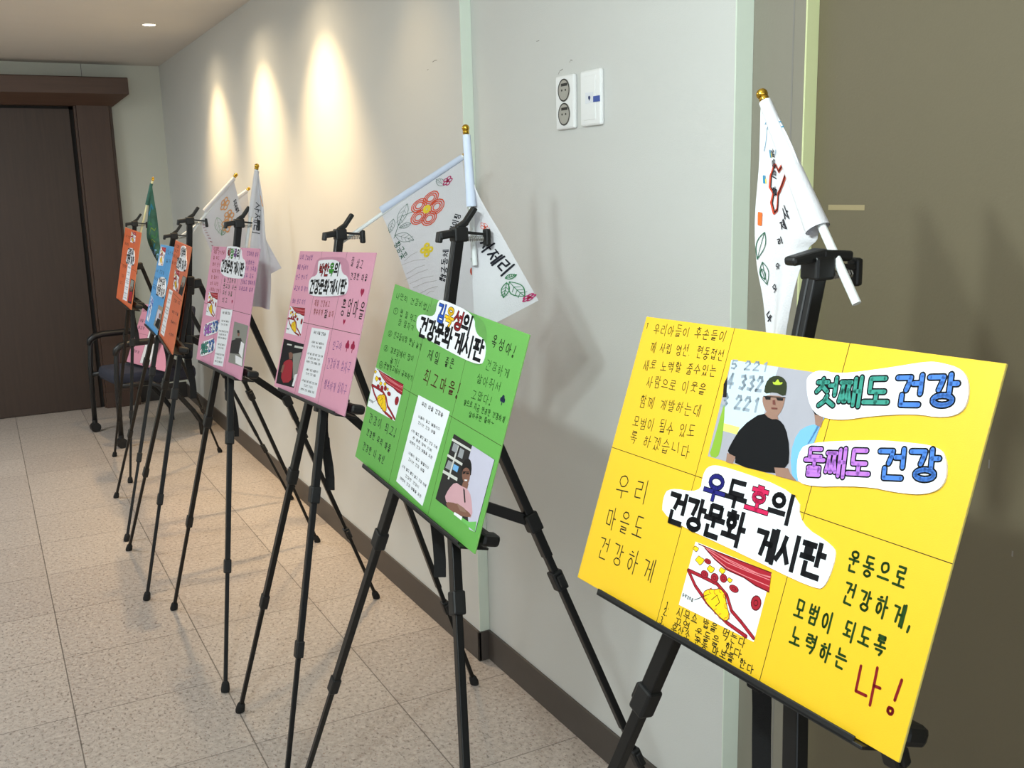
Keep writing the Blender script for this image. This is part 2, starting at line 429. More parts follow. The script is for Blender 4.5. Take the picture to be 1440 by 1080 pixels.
BOARD = {'yellow': {'title': {'back': ((-80, 2), (-73, 16), (-43, 20), (82, 17), (92, -15), (147, -24), (153, -35), (150, -65), (139, -74), (21, -69), (-134, -66), (-143, -42), (-136, -27), (-75, -20)),
                      'l1': ('우두호의', -75, -7, 85, -2, 32),
                      'l2': ('건강문화', -137, -51, 16, -46, 39),
                      'l3': ('게시판', 37, -51, 148, -47, 37)},
            'photo': ((-90, 162), (97, 165), (81, 33), (-86, 30)),
            'photo_polys': (('poster', ((-90, 162), (-2, 163), (-4, 136), (-6, 80), (-43, 68), (-72, 68), (-86, 133))), ('poster_strip', ((-72, 68), (-43, 68), (-41, 78), (-74, 78))),
                            ('lime', ((-80, 104), (-82, 95), (-82, 47), (-84, 31), (-66, 31), (-66, 50), (-72, 79))), ('hair', ((-89, 139), (-92, 128), (-87, 111), (-80, 112))),
                            ('blue_shirt', ((55, 62), (57, 90), (73, 102), (92, 105), (93, 136), (80, 34), (69, 33))), ('skin', ((75, 117), (91, 117), (91, 102), (82, 103))), ('hair', ((71, 120), (92, 120), (92, 115), (77, 115))),
                            ('skin', ((-16, 125), (23, 129), (24, 119), (23, 110), (17, 101), (9, 101), (-2, 105), (-12, 114))), ('skin', ((-1, 106), (19, 103), (22, 99), (12, 93), (-6, 98))),
                            ('tee', ((-51, 42), (-50, 51), (-38, 80), (-8, 104), (8, 97), (22, 100), (37, 92), (52, 69), (58, 45), (36, 41), (42, 33), (-32, 30), (-34, 40))), ('skin', ((-51, 42), (-34, 40), (-36, 30), (-49, 30))),
                            ('skin', ((36, 41), (58, 45), (63, 40), (77, 33), (42, 32))), ('cap', ((-14, 126), (-16, 140), (-10, 150), (6, 153), (18, 148), (22, 139), (23, 128), (3, 132))),
                            ('emblem', ((-5, 144), (0, 143), (3, 149), (8, 144), (13, 146), (12, 142), (-1, 140))), ('hair', ((-14, 124), (24, 128), (24, 127), (-14, 123))), ('hair', ((-11, 123), (-1, 125), (0, 121), (-8, 120))),
                            ('hair', ((9, 125), (21, 126), (21, 123), (12, 122))), ('lips', ((4, 121), (8, 122), (11, 116), (6, 116))), ('lips', ((5, 112), (16, 113), (15, 111), (6, 110)))),
            'photo_text': (('5 221', -90, 156, -16, 161, 12), ('4 332', -88, 134, -19, 138, 19), ('3 221', -90, 107, -14, 111, 18)),
            'stick1': {'back': ((55, 151), (55, 159), (70, 168), (100, 166), (168, 182), (209, 193), (225, 194), (252, 191), (265, 177), (268, 152), (247, 141), (210, 140), (158, 129), (117, 117), (83, 117), (65, 131)),
                       'a': ('첫째도', 69, 141, 175, 157, 33),
                       'b': ('건강', 179, 159, 258, 171, 33)},
            'stick2': {'back': ((72, 66), (80, 80), (168, 99), (205, 104), (251, 108), (264, 95), (268, 73), (251, 60), (217, 54), (175, 52), (87, 31), (76, 47)), 'a': ('둘째도', 81, 58, 175, 75, 32), 'b': ('건강', 182, 77, 260, 92, 32)},
            'card': ((-66, -82), (75, -80), (76, -165), (-66, -168)),
            'pen': (('ink', 1.3,
                     (('1', -297, 192, -286, 192, 10), ('우리아들이 후손들이', -275, 189, -111, 192, 15), ('께 사립 영선. 현동접선', -271, 161, -106, 167, 16), ('새로 노력할 줄수있는', -277, 133, -112, 144, 16), ('사람으로 이웃을', -259, 109, -123, 117, 16),
                      ('함께 개발하는데', -263, 79, -122, 86, 17), ('모범이 될수 있도', -266, 46, -123, 57, 17), ('록 하겠습니다', -264, 23, -122, 29, 17))),
                    ('marker_black', 2.2, (('우리', -270, -51, -181, -43, 34), ('마을도', -272, -100, -172, -95, 33), ('건강하게', -273, -146, -126, -144, 32))),
                    ('marker_green', 3.5, (('운동으로', 175, -32, 257, -31, 23), ('건강하게,', 179, -67, 280, -67, 23), ('모범이 되도록', 120, -106, 255, -104, 21), ('노력하는', 124, -137, 213, -136, 21))),
                    ('marker_red', 4.2, (('나!', 220, -150, 291, -146, 39),)),
                    ('ink', 1.4,
                     (('1.', -92, -176, -81, -175, 10), ('2.', -93, -186, -81, -185, 10), ('3.', -95, -198, -83, -197, 10), ('시무쇼 밥을 먹는다', -68, -176, 65, -171, 12), ('꾸역 운동을 한다', -67, -190, 64, -186, 12),
                      ('우산소 운동 마보를 한다', -70, -200, 88, -195, 11)))),
            'q': (-0.5391, 0.911, 1.1973, -1.5777, 0.025, 0.3338)},
 'green': {'title': {'back': ((-68, 202), (-39, 206), (87, 202), (107, 169), (150, 166), (163, 137), (154, 119), (19, 120), (-123, 127), (-140, 150), (-128, 165), (-61, 168)),
                     'l1': ('김옥성의', -61, 183, 95, 180, 35),
                     'l2': ('건강문화', -127, 140, 28, 143, 39),
                     'l3': ('게시판', 36, 141, 161, 144, 38)},
           'pen': (('pen_green', 1.6,
                    (('나만의 건강비법!', -281, 183, -102, 184, 14), ('①', -278, 149, -247, 150, 14), ('밥 잘 먹고', -239, 149, -150, 149, 15), ('잠 잘자기', -238, 129, -152, 131, 15), ('②', -279, 95, -251, 97, 14), ('친구들이랑 맨날 놀기', -245, 99, -95, 99, 14),
                     ('③', -283, 61, -254, 62, 15), ('경로당에서 많이', -244, 63, -119, 68, 14), ('놀기!', -234, 43, -182, 45, 14), ('④', -288, 21, -260, 22, 14), ('문형학교에서 공부하기', -259, 24, -102, 30, 13), ('건강하게', 177, 125, 269, 126, 18),
                     ('살아줘서', 157, 93, 252, 97, 18), ('고맙다!', 152, 60, 234, 64, 18), ('앞으로 지금 만큼만 건강하게', 132, 39, 291, 46, 11), ('살아주면 좋아~', 161, 22, 259, 30, 11))),
                   ('marker_black', 2.6, (('제일', -66, 93, -1, 93, 23), ('좋은', 17, 95, 61, 96, 20), ('옥성아!', 176, 171, 273, 167, 23))), ('marker_brown', 3.4, (('최고', -60, 47, 16, 47, 30), ('마을!', 17, 48, 111, 53, 28))),
                   ('pen_dark', 2.2, (('건강이 최고!', -276, -102, -117, -98, 21), ('건강한 우리 마을', -270, -135, -127, -135, 16), ('건강한 나 자신', -273, -170, -143, -167, 17)))),
           'clover': ((267, 77, 9),),
           'card': ((-299, 9), (-138, 7), (-140, -75), (-295, -82)),
           'lyric': ((-59, 4), (88, 7), (70, -195), (-67, -188)),
           'photo': ((125, -28), (290, -29), (286, -168), (115, -164)),
           'photo_polys': (('dark', ((125, -28), (203, -28), (203, -89), (180, -147), (115, -164))), ('shelf', ((123, -37), (206, -36), (207, -40), (123, -42))), ('shelf', ((120, -70), (198, -69), (198, -74), (120, -75))),
                           ('shelf', ((118, -103), (179, -100), (180, -106), (118, -109))), ('shelf', ((149, -44), (155, -43), (149, -113), (143, -114))), ('paper_grey', ((133, -43), (152, -43), (152, -59), (132, -59))),
                           ('paper_grey', ((162, -45), (179, -45), (179, -62), (160, -63))), ('paper_grey', ((129, -80), (147, -79), (144, -96), (124, -97))), ('blue_shirt', ((153, -80), (174, -79), (173, -91), (153, -91))),
                           ('wall_lilac', ((203, -28), (290, -29), (286, -168), (264, -171), (205, -94), (202, -55))), ('hair', ((187, -86), (183, -70), (192, -57), (207, -53), (220, -63), (226, -84), (208, -76), (192, -78))),
                           ('skin_dark', ((190, -81), (201, -71), (216, -72), (224, -84), (222, -98), (209, -101), (195, -94))), ('skin_dark', ((203, -100), (224, -96), (224, -107), (202, -109))),
                           ('pink_shirt', ((148, -153), (157, -129), (175, -109), (202, -109), (224, -106), (244, -114), (268, -149), (238, -154), (191, -158))),
                           ('skin_dark', ((155, -156), (196, -144), (232, -143), (258, -144), (259, -150), (223, -160), (176, -165))), ('board_green', ((115, -164), (131, -164), (194, -163), (258, -159), (283, -149), (286, -168))),
                           ('white', ((199, -161), (231, -159), (230, -166), (198, -166))), ('hair', ((193, -84), (203, -80), (204, -83), (195, -87))), ('hair', ((206, -80), (217, -77), (217, -80), (208, -83))),
                           ('hair', ((192, -82), (216, -75), (217, -76), (193, -83))), ('white', ((206, -94), (217, -91), (216, -94), (208, -96))), ('skin', ((198, -143), (231, -142), (241, -147), (219, -152))),
                           ('dark', ((209, -110), (216, -111), (230, -131), (226, -133)))),
           'film': ((-70, 206), (-4, 209), (91, 205), (129, 199), (150, 187), (161, 167), (169, 133), (159, 115), (129, 113), (-87, 124), (-126, 125), (-129, 166)),
           'q': (-0.5773, 1.8147, 1.1522, -1.5285, -0.0803, 0.2639)},
 'pink': {'title': {'back': ((-111, 172), (-90, 177), (56, 180), (85, 146), (139, 140), (151, 103), (126, 93), (-123, 79), (-147, 100), (-152, 129), (-88, 137)),
                    'l1': ('박한옥의', -92, 152, 71, 158, 32),
                    'l2': ('건강문화', -144, 103, 15, 108, 37),
                    'l3': ('게시판', 17, 109, 146, 114, 36)},
          'pen': (('pen_purple', 1.8,
                   (('나의 건강비법', -287, 186, -171, 186, 14), ('매일 운동하기', -296, 157, -195, 157, 14), ('친구 만나기', -292, 127, -184, 130, 14), ('골고루 잘 먹기', -288, 94, -160, 95, 14), ('많이 웃고 자기', -282, 55, -160, 57, 14),
                    ('친구야', 125, -41, 194, -38, 21), ('건강하게 살자구', 108, -91, 282, -85, 26), ('행복하게 살자구', 117, -146, 285, -140, 26))),
                  ('pen_brown', 2.2, (('제일 건강하고', -82, 60, 47, 62, 17), ('행복하게', -76, 36, 4, 37, 17), ('살자', 46, 37, 93, 39, 17))), ('marker_black', 3.2, (('잘', 10, 34, 46, 37, 22),)),
                  ('pen_dark', 2.6, (('잘 살고', 140, 181, 233, 171, 23), ('건강한 마을', 156, 143, 279, 141, 18))), ('marker_black', 4.2, (('흥업마을', 129, 62, 304, 61, 44),))),
          'hearts': ((261, 105, 13), (176, 24, 9)),
          'clover': ((231, -34, 14), (269, -33, 14)),
          'card': ((-289, 39), (-150, 40), (-144, -41), (-284, -42)),
          'lyric': ((-62, -9), (81, -6), (72, -190), (-72, -195)),
          'photo': ((-291, -60), (-102, -60), (-118, -187), (-285, -194)),
          'photo_polys': (('shelf', ((-251, -71), (-206, -70), (-207, -74), (-251, -75))), ('shelf', ((-179, -70), (-102, -68), (-102, -74), (-179, -76))), ('grey_mid', ((-181, -95), (-107, -83), (-109, -154), (-139, -163))),
                          ('skin_dark', ((-223, -94), (-194, -88), (-178, -98), (-180, -111), (-204, -113))), ('hair', ((-225, -97), (-220, -88), (-192, -86), (-179, -95), (-201, -92))),
                          ('red_top', ((-259, -131), (-214, -114), (-168, -113), (-157, -143), (-149, -175), (-241, -188))), ('skin_dark', ((-255, -136), (-236, -132), (-242, -158), (-261, -157))),
                          ('white', ((-129, -150), (-106, -145), (-117, -183), (-134, -184)))),
          'film': ((-136, 180), (-97, 189), (64, 192), (112, 185), (138, 168), (162, 123), (158, 95), (124, 84), (-103, 74), (-143, 84), (-165, 127), (-140, 136)),
          'q': (-0.5582, 2.5965, 1.2245, -1.5553, 0.0366, 0.2747)},
 'pink2': {'title': {'back': ((-86, 199), (-68, 204), (92, 203), (109, 172), (161, 162), (166, 120), (152, 108), (-113, 108), (-137, 156), (-66, 164)),
                     'l1': ('백정옥의', -69, 184, 94, 183, 30),
                     'l2': ('건강문화', -125, 141, 26, 137, 38),
                     'l3': ('게시판', 34, 139, 161, 134, 38)},
           'pen': (('pen_brown', 2.2,
                    (('나의 건강법은', -276, 198, -200, 197, 12), ('매일 걷기운동', -266, 185, -111, 185, 12), ('잘 먹고', -264, 165, -172, 164, 12), ('많이 웃기', -261, 142, -144, 141, 12), ('골고루 먹기', -258, 118, -137, 118, 12),
                     ('잠 잘자기', -255, 96, -144, 97, 12), ('술은 조금만', -253, 74, -138, 75, 12), ('스트레스 안받기', -254, 53, -89, 53, 12))),
                   ('pen_green', 2.4, (('늘 건강하게', -75, 94, 82, 95, 16), ('웃으며 사는', -72, 72, 102, 74, 16), ('우리 마을', -68, 49, 64, 52, 16), ('최고', -61, 24, 15, 27, 16))),
                   ('pen_purple', 2.2,
                    (('건강하게 살자', 163, 188, 298, 186, 14), ('사랑하는', 168, 160, 269, 160, 14), ('우리 가족들', 166, 140, 298, 141, 14), ('모두 모두', 162, 117, 281, 118, 14), ('건강하고 행복하게', 139, 96, 302, 98, 14), ('오래오래 살자', 129, 74, 296, 77, 14)))),
           'hearts': ((72, 27, 8),),
           'card': ((-252, 43), (-121, 44), (-121, -39), (-251, -41)),
           'lyric': ((-50, -5), (92, 1), (70, -189), (-52, -196)),
           'photo': ((134, -34), (298, -34), (298, -163), (131, -167)),
           'photo_polys': (('grey_mid', ((149, -37), (289, -36), (289, -84), (141, -87))), ('dark', ((134, -96), (177, -88), (248, -95), (240, -129), (134, -137))), ('hair', ((182, -58), (206, -56), (216, -66), (191, -68))),
                           ('skin_dark', ((190, -66), (216, -64), (216, -75), (198, -76))), ('dark', ((175, -84), (239, -78), (259, -90), (184, -102))), ('white', ((245, -88), (283, -92), (285, -138), (238, -125))),
                           ('white', ((203, -136), (287, -138), (292, -161), (217, -160)))),
           'stick2': {'back': ((-242, -75), (-167, -61), (-66, -43), (-35, -81), (-129, -100), (-232, -116)), 'a': ('둘째도', -231, -95, -131, -78, 34), 'b': ('건강', -129, -76, -52, -62, 34)},
           'stick1': {'back': ((-240, -138), (-163, -125), (-82, -109), (-53, -149), (-153, -172), (-252, -190)), 'a': ('첫째도', -243, -163, -147, -147, 37), 'b': ('건강', -145, -145, -71, -129, 36)},
           'q': (-0.6489, 3.3447, 1.2092, -1.5434, 0.0254, 0.2268)},
 'orange': {'title': {'back': ((-30, 173), (-18, 192), (142, 197), (194, 160), (249, 146), (252, 110), (-55, 99), (-86, 138), (3, 149)),
                      'l1': ('이정숙의', -9, 171, 175, 177, 33),
                      'l2': ('건강문화', -88, 123, 84, 127, 38),
                      'l3': ('게시판', 102, 126, 253, 129, 36)},
            'pen': (('pen_dark', 2.4, (('나의 건강법', -313, 185, -113, 185, 12), ('매일 걷기', -308, 165, -99, 166, 12), ('잘 먹고 자기', -294, 141, -112, 142, 12), ('많이 웃기', -291, 112, -101, 115, 12))),
                    ('pen_dark', 2.6, (('건강이 최고', 34, -22, 263, -12, 12), ('우리 마을', 41, -67, 270, -55, 12), ('행복하게', 57, -105, 270, -93, 12), ('사랑해', 64, -154, 248, -139, 11)))),
            'card': ((-122, 90), (66, 97), (125, 18), (-62, 15)),
            'photo': ((196, 90), (322, 91), (285, 18), (154, 16)),
            'lyric': ((-195, 2), (-56, 6), (-83, -187), (-240, -191)),
            'photo_polys': (('grey_mid', ((199, 89), (303, 89), (289, 54), (185, 53))), ('skin_dark', ((213, 65), (266, 68), (270, 51), (217, 48))), ('tee', ((184, 44), (292, 48), (276, 19), (166, 19)))),
            'q': (-0.6807, 4.1357, 1.1954, -1.6468, -0.0048, 0.2531)},
 'blue': {'title': {'back': ((-70, 44), (205, 56), (278, 15), (301, -31), (-34, -36), (-74, 2)), 'l1': ('한순자의', -37, 27, 242, 35, 38), 'l2': ('건강문화', -51, -19, 121, -15, 39), 'l3': ('게시판', 134, -16, 290, -14, 38)},
          'pen': (('pen_dark', 2.4, (('나의 건강법', -298, 70, 107, 76, 16), ('매일 운동', -298, 33, -93, 33, 15), ('웃으며 살기', -263, -13, -81, -15, 14), ('건강하게', -3, 175, 303, 174, 20), ('살자', 64, 137, 301, 135, 19))),),
          'card': ((-241, -57), (-109, -76), (-129, -185), (-240, -180)),
          'photo': ((150, -75), (340, -73), (348, -181), (102, -176)),
          'photo_polys': (('grey_mid', ((159, -80), (318, -77), (312, -113), (154, -116))), ('wall_lilac', ((159, -94), (302, -93), (276, -146), (148, -149))), ('skin_dark', ((237, -108), (309, -106), (319, -126), (248, -128))),
                          ('tee', ((211, -133), (338, -131), (337, -176), (160, -172)))),
          'card2': ((-264, 195), (-25, 193), (-12, 105), (-229, 99)),
          'q': (-0.6062, 5.0074, 1.1509, -1.6348, 0.0214, 0.2801)},
 'far': {'title': {'back': ((-67, 99), (133, 107), (195, 71), (206, 22), (-98, 16), (-79, 61)), 'l1': ('김영자의', -61, 81, 149, 89, 37), 'l2': ('건강문화', -90, 40, 56, 44, 46), 'l3': ('게시판', 65, 43, 194, 46, 44)},
         'pen': (('pen_dark', 2.4, (('나의 건강법', -230, 160, -57, 159, 15), ('매일 운동', -234, 119, -83, 119, 16), ('웃으며 살기', -210, -10, -62, -5, 17), ('건강이', -209, -64, -94, -60, 18), ('최고', -217, -106, -119, -103, 18))),),
         'card': ((-38, 195), (132, 195), (137, 138), (-38, 136)),
         'photo': ((160, -50), (294, -50), (284, -175), (153, -181)),
         'lyric': ((-14, 13), (114, 15), (115, -179), (-36, -185)),
         'photo_polys': (('grey_mid', ((172, -54), (272, -53), (262, -99), (160, -102))), ('skin_dark', ((184, -88), (252, -87), (238, -111), (187, -112))), ('red_top', ((175, -119), (272, -111), (267, -165), (173, -171)))),
         'q': (-0.6354, 5.8281, 1.2035, -1.564, -0.0237, 0.2126)}}
PINK_POSE = (-0.396, 6.80, 0.676, -1.30, 0.0, 0.40)

# ------------------------------------------------------------------ pen strokes: every Korean syllable is composed from its letters
def circ(cx, cy, rx, ry=None, n=14, a0=90):
    ry = rx if ry is None else ry
    return [(cx + rx * math.cos(math.radians(a0) + 2 * math.pi * k / n), cy + ry * math.sin(math.radians(a0) + 2 * math.pi * k / n)) for k in range(n + 1)]

CHO = 'ㄱㄲㄴㄷㄸㄹㅁㅂㅃㅅㅆㅇㅈㅉㅊㅋㅌㅍㅎ'
JUNG = 'ㅏㅐㅑㅒㅓㅔㅕㅖㅗㅘㅙㅚㅛㅜㅝㅞㅟㅠㅡㅢㅣ'
JONG = ' ㄱㄲㄳㄴㄵㄶㄷㄹㄺㄻㄼㄽㄾㄿㅀㅁㅂㅄㅅㅆㅇㅈㅊㅋㅌㅍㅎ'
PAIR = dict(zip('ㄲㄸㅃㅆㅉㄳㄵㄶㄺㄻㄼㅄ', ('ㄱㄱ', 'ㄷㄷ', 'ㅂㅂ', 'ㅅㅅ', 'ㅈㅈ', 'ㄱㅅ', 'ㄴㅈ', 'ㄴㅎ', 'ㄹㄱ', 'ㄹㅁ', 'ㄹㅂ', 'ㅂㅅ')))
CONS = {
    'ㄱ': [[(.06, .92), (.92, .92), (.84, .5), (.7, .04)]],
    'ㄴ': [[(.1, .96), (.1, .08), (.95, .08)]],
    'ㄷ': [[(.92, .92), (.1, .92), (.1, .08), (.95, .08)]],
    'ㄹ': [[(.08, .94), (.92, .94), (.92, .53), (.1, .53), (.1, .08), (.95, .08)]],
    'ㅁ': [[(.1, .93), (.9, .93), (.9, .07), (.1, .07), (.1, .93)]],
    'ㅂ': [[(.12, .98), (.12, .06), (.88, .06), (.88, .98)], [(.12, .52), (.88, .52)]],
    'ㅅ': [[(.5, .97), (.36, .45), (.04, .04)], [(.46, .62), (.96, .04)]],
    'ㅇ': [circ(.5, .5, .44)],
    'ㅈ': [[(.06, .92), (.94, .92)], [(.56, .92), (.4, .45), (.04, .04)], [(.48, .55), (.96, .04)]],
    'ㅊ': [[(.5, 1.0), (.5, .86)], [(.06, .76), (.94, .76)], [(.54, .76), (.4, .4), (.04, .03)], [(.48, .45), (.96, .03)]],
    'ㅋ': [[(.06, .92), (.92, .92), (.84, .5), (.7, .04)], [(.1, .52), (.86, .55)]],
    'ㅌ': [[(.92, .94), (.1, .94), (.1, .06), (.95, .06)], [(.1, .5), (.88, .5)]],
    'ㅍ': [[(.06, .92), (.94, .92)], [(.32, .92), (.32, .1)], [(.68, .92), (.68, .1)], [(.04, .08), (.96, .08)]],
    'ㅎ': [[(.38, .99), (.62, .97)], [(.06, .79), (.94, .79)], circ(.5, .31, .33, .3)],
}
VERT = {  # standing strokes in the box right of the first letter
    'ㅏ': [[(.35, 1), (.35, 0)], [(.35, .52), (1, .52)]], 'ㅑ': [[(.35, 1), (.35, 0)], [(.35, .64), (1, .64)], [(.35, .38), (1, .38)]],
    'ㅓ': [[(.75, 1), (.75, 0)], [(0, .55), (.75, .55)]], 'ㅕ': [[(.75, 1), (.75, 0)], [(0, .66), (.75, .66)], [(0, .4), (.75, .4)]],
    'ㅣ': [[(.55, 1), (.55, 0)]],
    'ㅐ': [[(.25, .96), (.25, .04)], [(.25, .52), (.8, .52)], [(.8, 1), (.8, 0)]], 'ㅔ': [[(.42, .96), (.42, .04)], [(-.08, .52), (.42, .52)], [(.88, 1), (.88, 0)]],
    'ㅖ': [[(.42, .96), (.42, .04)], [(-.08, .62), (.42, .62)], [(-.08, .4), (.42, .4)], [(.88, 1), (.88, 0)]],
}
HORI = {
    'ㅗ': [[(.5, 1), (.5, .3)], [(0, .3), (1, .3)]], 'ㅛ': [[(.33, 1), (.33, .3)], [(.67, 1), (.67, .3)], [(0, .3), (1, .3)]],
    'ㅜ': [[(0, .75), (1, .75)], [(.5, .75), (.5, 0)]], 'ㅠ': [[(0, .75), (1, .75)], [(.33, .75), (.33, 0)], [(.67, .75), (.67, 0)]],
    'ㅡ': [[(0, .5), (1, .5)]],
}
MIXV = {'ㅘ': ('ㅗ', 'ㅏ'), 'ㅙ': ('ㅗ', 'ㅐ'), 'ㅚ': ('ㅗ', 'ㅣ'), 'ㅝ': ('ㅜ', 'ㅓ'), 'ㅞ': ('ㅜ', 'ㅔ'), 'ㅟ': ('ㅜ', 'ㅣ'), 'ㅢ': ('ㅡ', 'ㅣ')}
LATIN = {
    '1': [[(.35, .8), (.55, .95), (.55, .05)]], '2': [[(.2, .75), (.35, .95), (.65, .95), (.8, .72), (.2, .06), (.85, .06)]],
    '3': [[(.2, .9), (.6, .95), (.8, .75), (.5, .52), (.85, .3), (.6, .05), (.18, .1)]], '4': [[(.62, .03), (.62, .97), (.15, .32), (.9, .32)]],
    '5': [[(.8, .95), (.25, .95), (.22, .55), (.6, .6), (.82, .35), (.6, .06), (.2, .1)]],
    '!': [[(.6, 1), (.45, .38)], circ(.34, .08, .2, .085, 10)], '.': [[(.2, .1), (.28, .06)]], ',': [[(.28, .2), (.18, -.08)]], '~': [[(.05, .45), (.3, .6), (.6, .42), (.95, .55)]],
}
for _i, _c in enumerate('①②③④'):
    LATIN[_c] = [circ(.5, .5, .48)] + [[(.28 + x * .44, .28 + y * .44) for x, y in s] for s in LATIN['1234'[_i]]]

def inbox(strokes, x0, y0, x1, y1):
    return [[(x0 + x * (x1 - x0), y0 + y * (y1 - y0)) for x, y in s] for s in strokes]

def cons(ch, x0, y0, x1, y1):
    if ch in PAIR:
        a, b = PAIR[ch]
        m_ = (x0 + x1) / 2
        g = (x1 - x0) * .05
        return cons(a, x0, y0, m_ - g, y1) + cons(b, m_ + g, y0, x1, y1)
    return inbox(CONS[ch], x0, y0, x1, y1)

def glyph(ch):
    """strokes of one character in the unit square"""
    k = ord(ch) - 0xAC00
    if not 0 <= k < 11172:
        return LATIN.get(ch, [])
    c, v, j = CHO[k // 588], JUNG[(k % 588) // 28], JONG[k % 28]
    has = j != ' '
    out = []
    if v in VERT:
        wide = v in 'ㅐㅔㅖ'
        cx1, vx0 = (.5, .56) if wide else (.56, .62)
        if has:
            out += cons(c, .02, .5, cx1, .97) + inbox(VERT[v], vx0, .4, .99, 1.0) + cons(j, .2, .0, .92, .36)
        else:
            out += cons(c, .02, .14, cx1, .9) + inbox(VERT[v], vx0, .0, .99, 1.0)
    elif v in HORI:
        if has:
            out += cons(c, .16, .66, .84, 1.0) + inbox(HORI[v], .02, .36, .98, .64) + cons(j, .16, .0, .84, .3)
        else:
            out += cons(c, .14, .46, .86, 1.0) + inbox(HORI[v], .0, .02, 1.0, .44)
    else:
        hv, vv = MIXV[v]
        if has:
            out += cons(c, .06, .66, .58, 1.0) + inbox(HORI[hv], .0, .38, .64, .64) + inbox(VERT[vv], .68, .36, 1.0, 1.0) + cons(j, .2, .0, .92, .3)
        else:
            out += cons(c, .06, .5, .58, .97) + inbox(HORI[hv], .0, .14, .64, .46) + inbox(VERT[vv], .68, .0, 1.0, 1.0)
    return out

def text_strokes(spec, fill=.84, jit=0.0, rnd=random):
    """spec = text, x0, y0, x1, y1, height: strokes along that centre line, one list per character"""
    txt, x0, y0, x1, y1, h = spec
    L = math.hypot(x1 - x0, y1 - y0)
    ux, uy = (x1 - x0) / L, (y1 - y0) / L
    adv = [.55 if c in ' .,!' else 1.0 for c in txt]
    unit = L / sum(adv)
    pos = 0
    res = []
    for c, a in zip(txt, adv):
        w = unit * a * fill
        s0 = pos + unit * a * (1 - fill) / 2
        pos += unit * a
        if c == ' ':
            continue
        hh = h * (1 + jit * rnd.uniform(-1, 1))
        dy = h * jit * .5 * rnd.uniform(-1, 1)
        sl = jit * rnd.uniform(-.4, .9)
        ch = []
        for s in glyph(c):
            pts = []
            for x, y in s:
                a_ = s0 + (x + sl * (y - .5)) * w
                b_ = (y - .5) * hh + dy
                if jit:
                    a_ += w * jit * .25 * rnd.uniform(-1, 1)
                    b_ += hh * jit * .25 * rnd.uniform(-1, 1)
                pts.append((x0 + ux * a_ - uy * b_, y0 + uy * a_ + ux * b_))
            ch.append(pts)
        res.append((c, ch))
    return res

def chaikin(pts, it=2):
    for _ in range(it):
        out = []
        for i in range(len(pts)):
            a, b = pts[i], pts[(i + 1) % len(pts)]
            out.append((a[0] * .75 + b[0] * .25, a[1] * .75 + b[1] * .25))
            out.append((a[0] * .25 + b[0] * .75, a[1] * .25 + b[1] * .75))
        pts = out
    return pts

class Ink:
    """flat print and pen marks in millimetres on a surface; fn maps (x, y, height) to a point"""
    def __init__(self, fn):
        self.fn, self.bm, self.mats = fn, bmesh.new(), []
    def mi(self, m):
        if m not in self.mats:
            self.mats.append(m)
        return self.mats.index(m)
    def poly(self, pts, z, m):
        f = self.bm.faces.new([self.bm.verts.new(self.fn(x, y, z)) for x, y in pts])
        f.material_index = self.mi(m)
    def disc(self, x, y, rx, ry, z, m, n=14):
        self.poly(circ(x, y, rx, ry, n)[:-1], z, m)
    def stroke(self, pts, w, z, m, rnd=True):
        k = self.mi(m)
        h = w / 2
        step = getattr(self, 'step', None)
        if step:
            out = [pts[0]]
            for a, b in zip(pts, pts[1:]):
                c_ = max(1, int(math.hypot(b[0] - a[0], b[1] - a[1]) / step))
                out += [(a[0] + (b[0] - a[0]) * t / c_, a[1] + (b[1] - a[1]) * t / c_) for t in range(1, c_ + 1)]
            pts = out
        n = len(pts)
        closed = n > 3 and math.hypot(pts[0][0] - pts[-1][0], pts[0][1] - pts[-1][1]) < 1e-6
        for i in range(n - 1):
            (xa, ya), (xb, yb) = pts[i], pts[i + 1]
            L = math.hypot(xb - xa, yb - ya)
            if L < 1e-6:
                continue
            ux, uy = (xb - xa) / L, (yb - ya) / L
            e0 = e1 = 0.0
            if not rnd:
                e0 = e1 = h * (0.85 if not closed else 0.4)
            xa, ya, xb, yb = xa - ux * e0, ya - uy * e0, xb + ux * e1, yb + uy * e1
            q = [(xa - uy * h, ya + ux * h), (xb - uy * h, yb + ux * h), (xb + uy * h, yb - ux * h), (xa + uy * h, ya - ux * h)]
            f = self.bm.faces.new([self.bm.verts.new(self.fn(x, y, z)) for x, y in q])
            f.material_index = k
        if rnd:
            for x, y in pts:
                f = self.bm.faces.new([self.bm.verts.new(self.fn(px, py, z)) for px, py in circ(x, y, h, h, 8 if w < 5 else 12)[:-1]])
                f.material_index = k
    def text(self, spec, w, z, m, fill=.84, jit=0.0, rnd=True):
        for c, ch in text_strokes(spec, fill, jit):
            for s in ch:
                self.stroke(s, w, z, m, rnd)
    def slab(self, pts, z0, z1, m):
        k = self.mi(m)
        lo = [self.bm.verts.new(self.fn(x, y, z0)) for x, y in pts]
        hi = [self.bm.verts.new(self.fn(x, y, z1)) for x, y in pts]
        self.bm.faces.new(hi).material_index = k
        for i in range(len(pts)):
            j = (i + 1) % len(pts)
            self.bm.faces.new((lo[i], lo[j], hi[j], hi[i])).material_index = k
    def done(self, name, parent):
        return link_mesh(name, self.bm, self.mats, parent, keep_normals=True)

# ------------------------------------------------------------------ the room
L_END, H_CEIL, JOG, X_NEAR, X_MID, X_PANEL, Y1, Y2 = 8.08, 2.542, 2.82, 0.036, 0.081, 0.112, 1.618, 1.470

def struct(name, bm, m, parent=None, **kw):
    o = link_mesh(name, bm, m, parent, **kw)
    if parent is None:
        o['kind'] = 'structure'
    return o

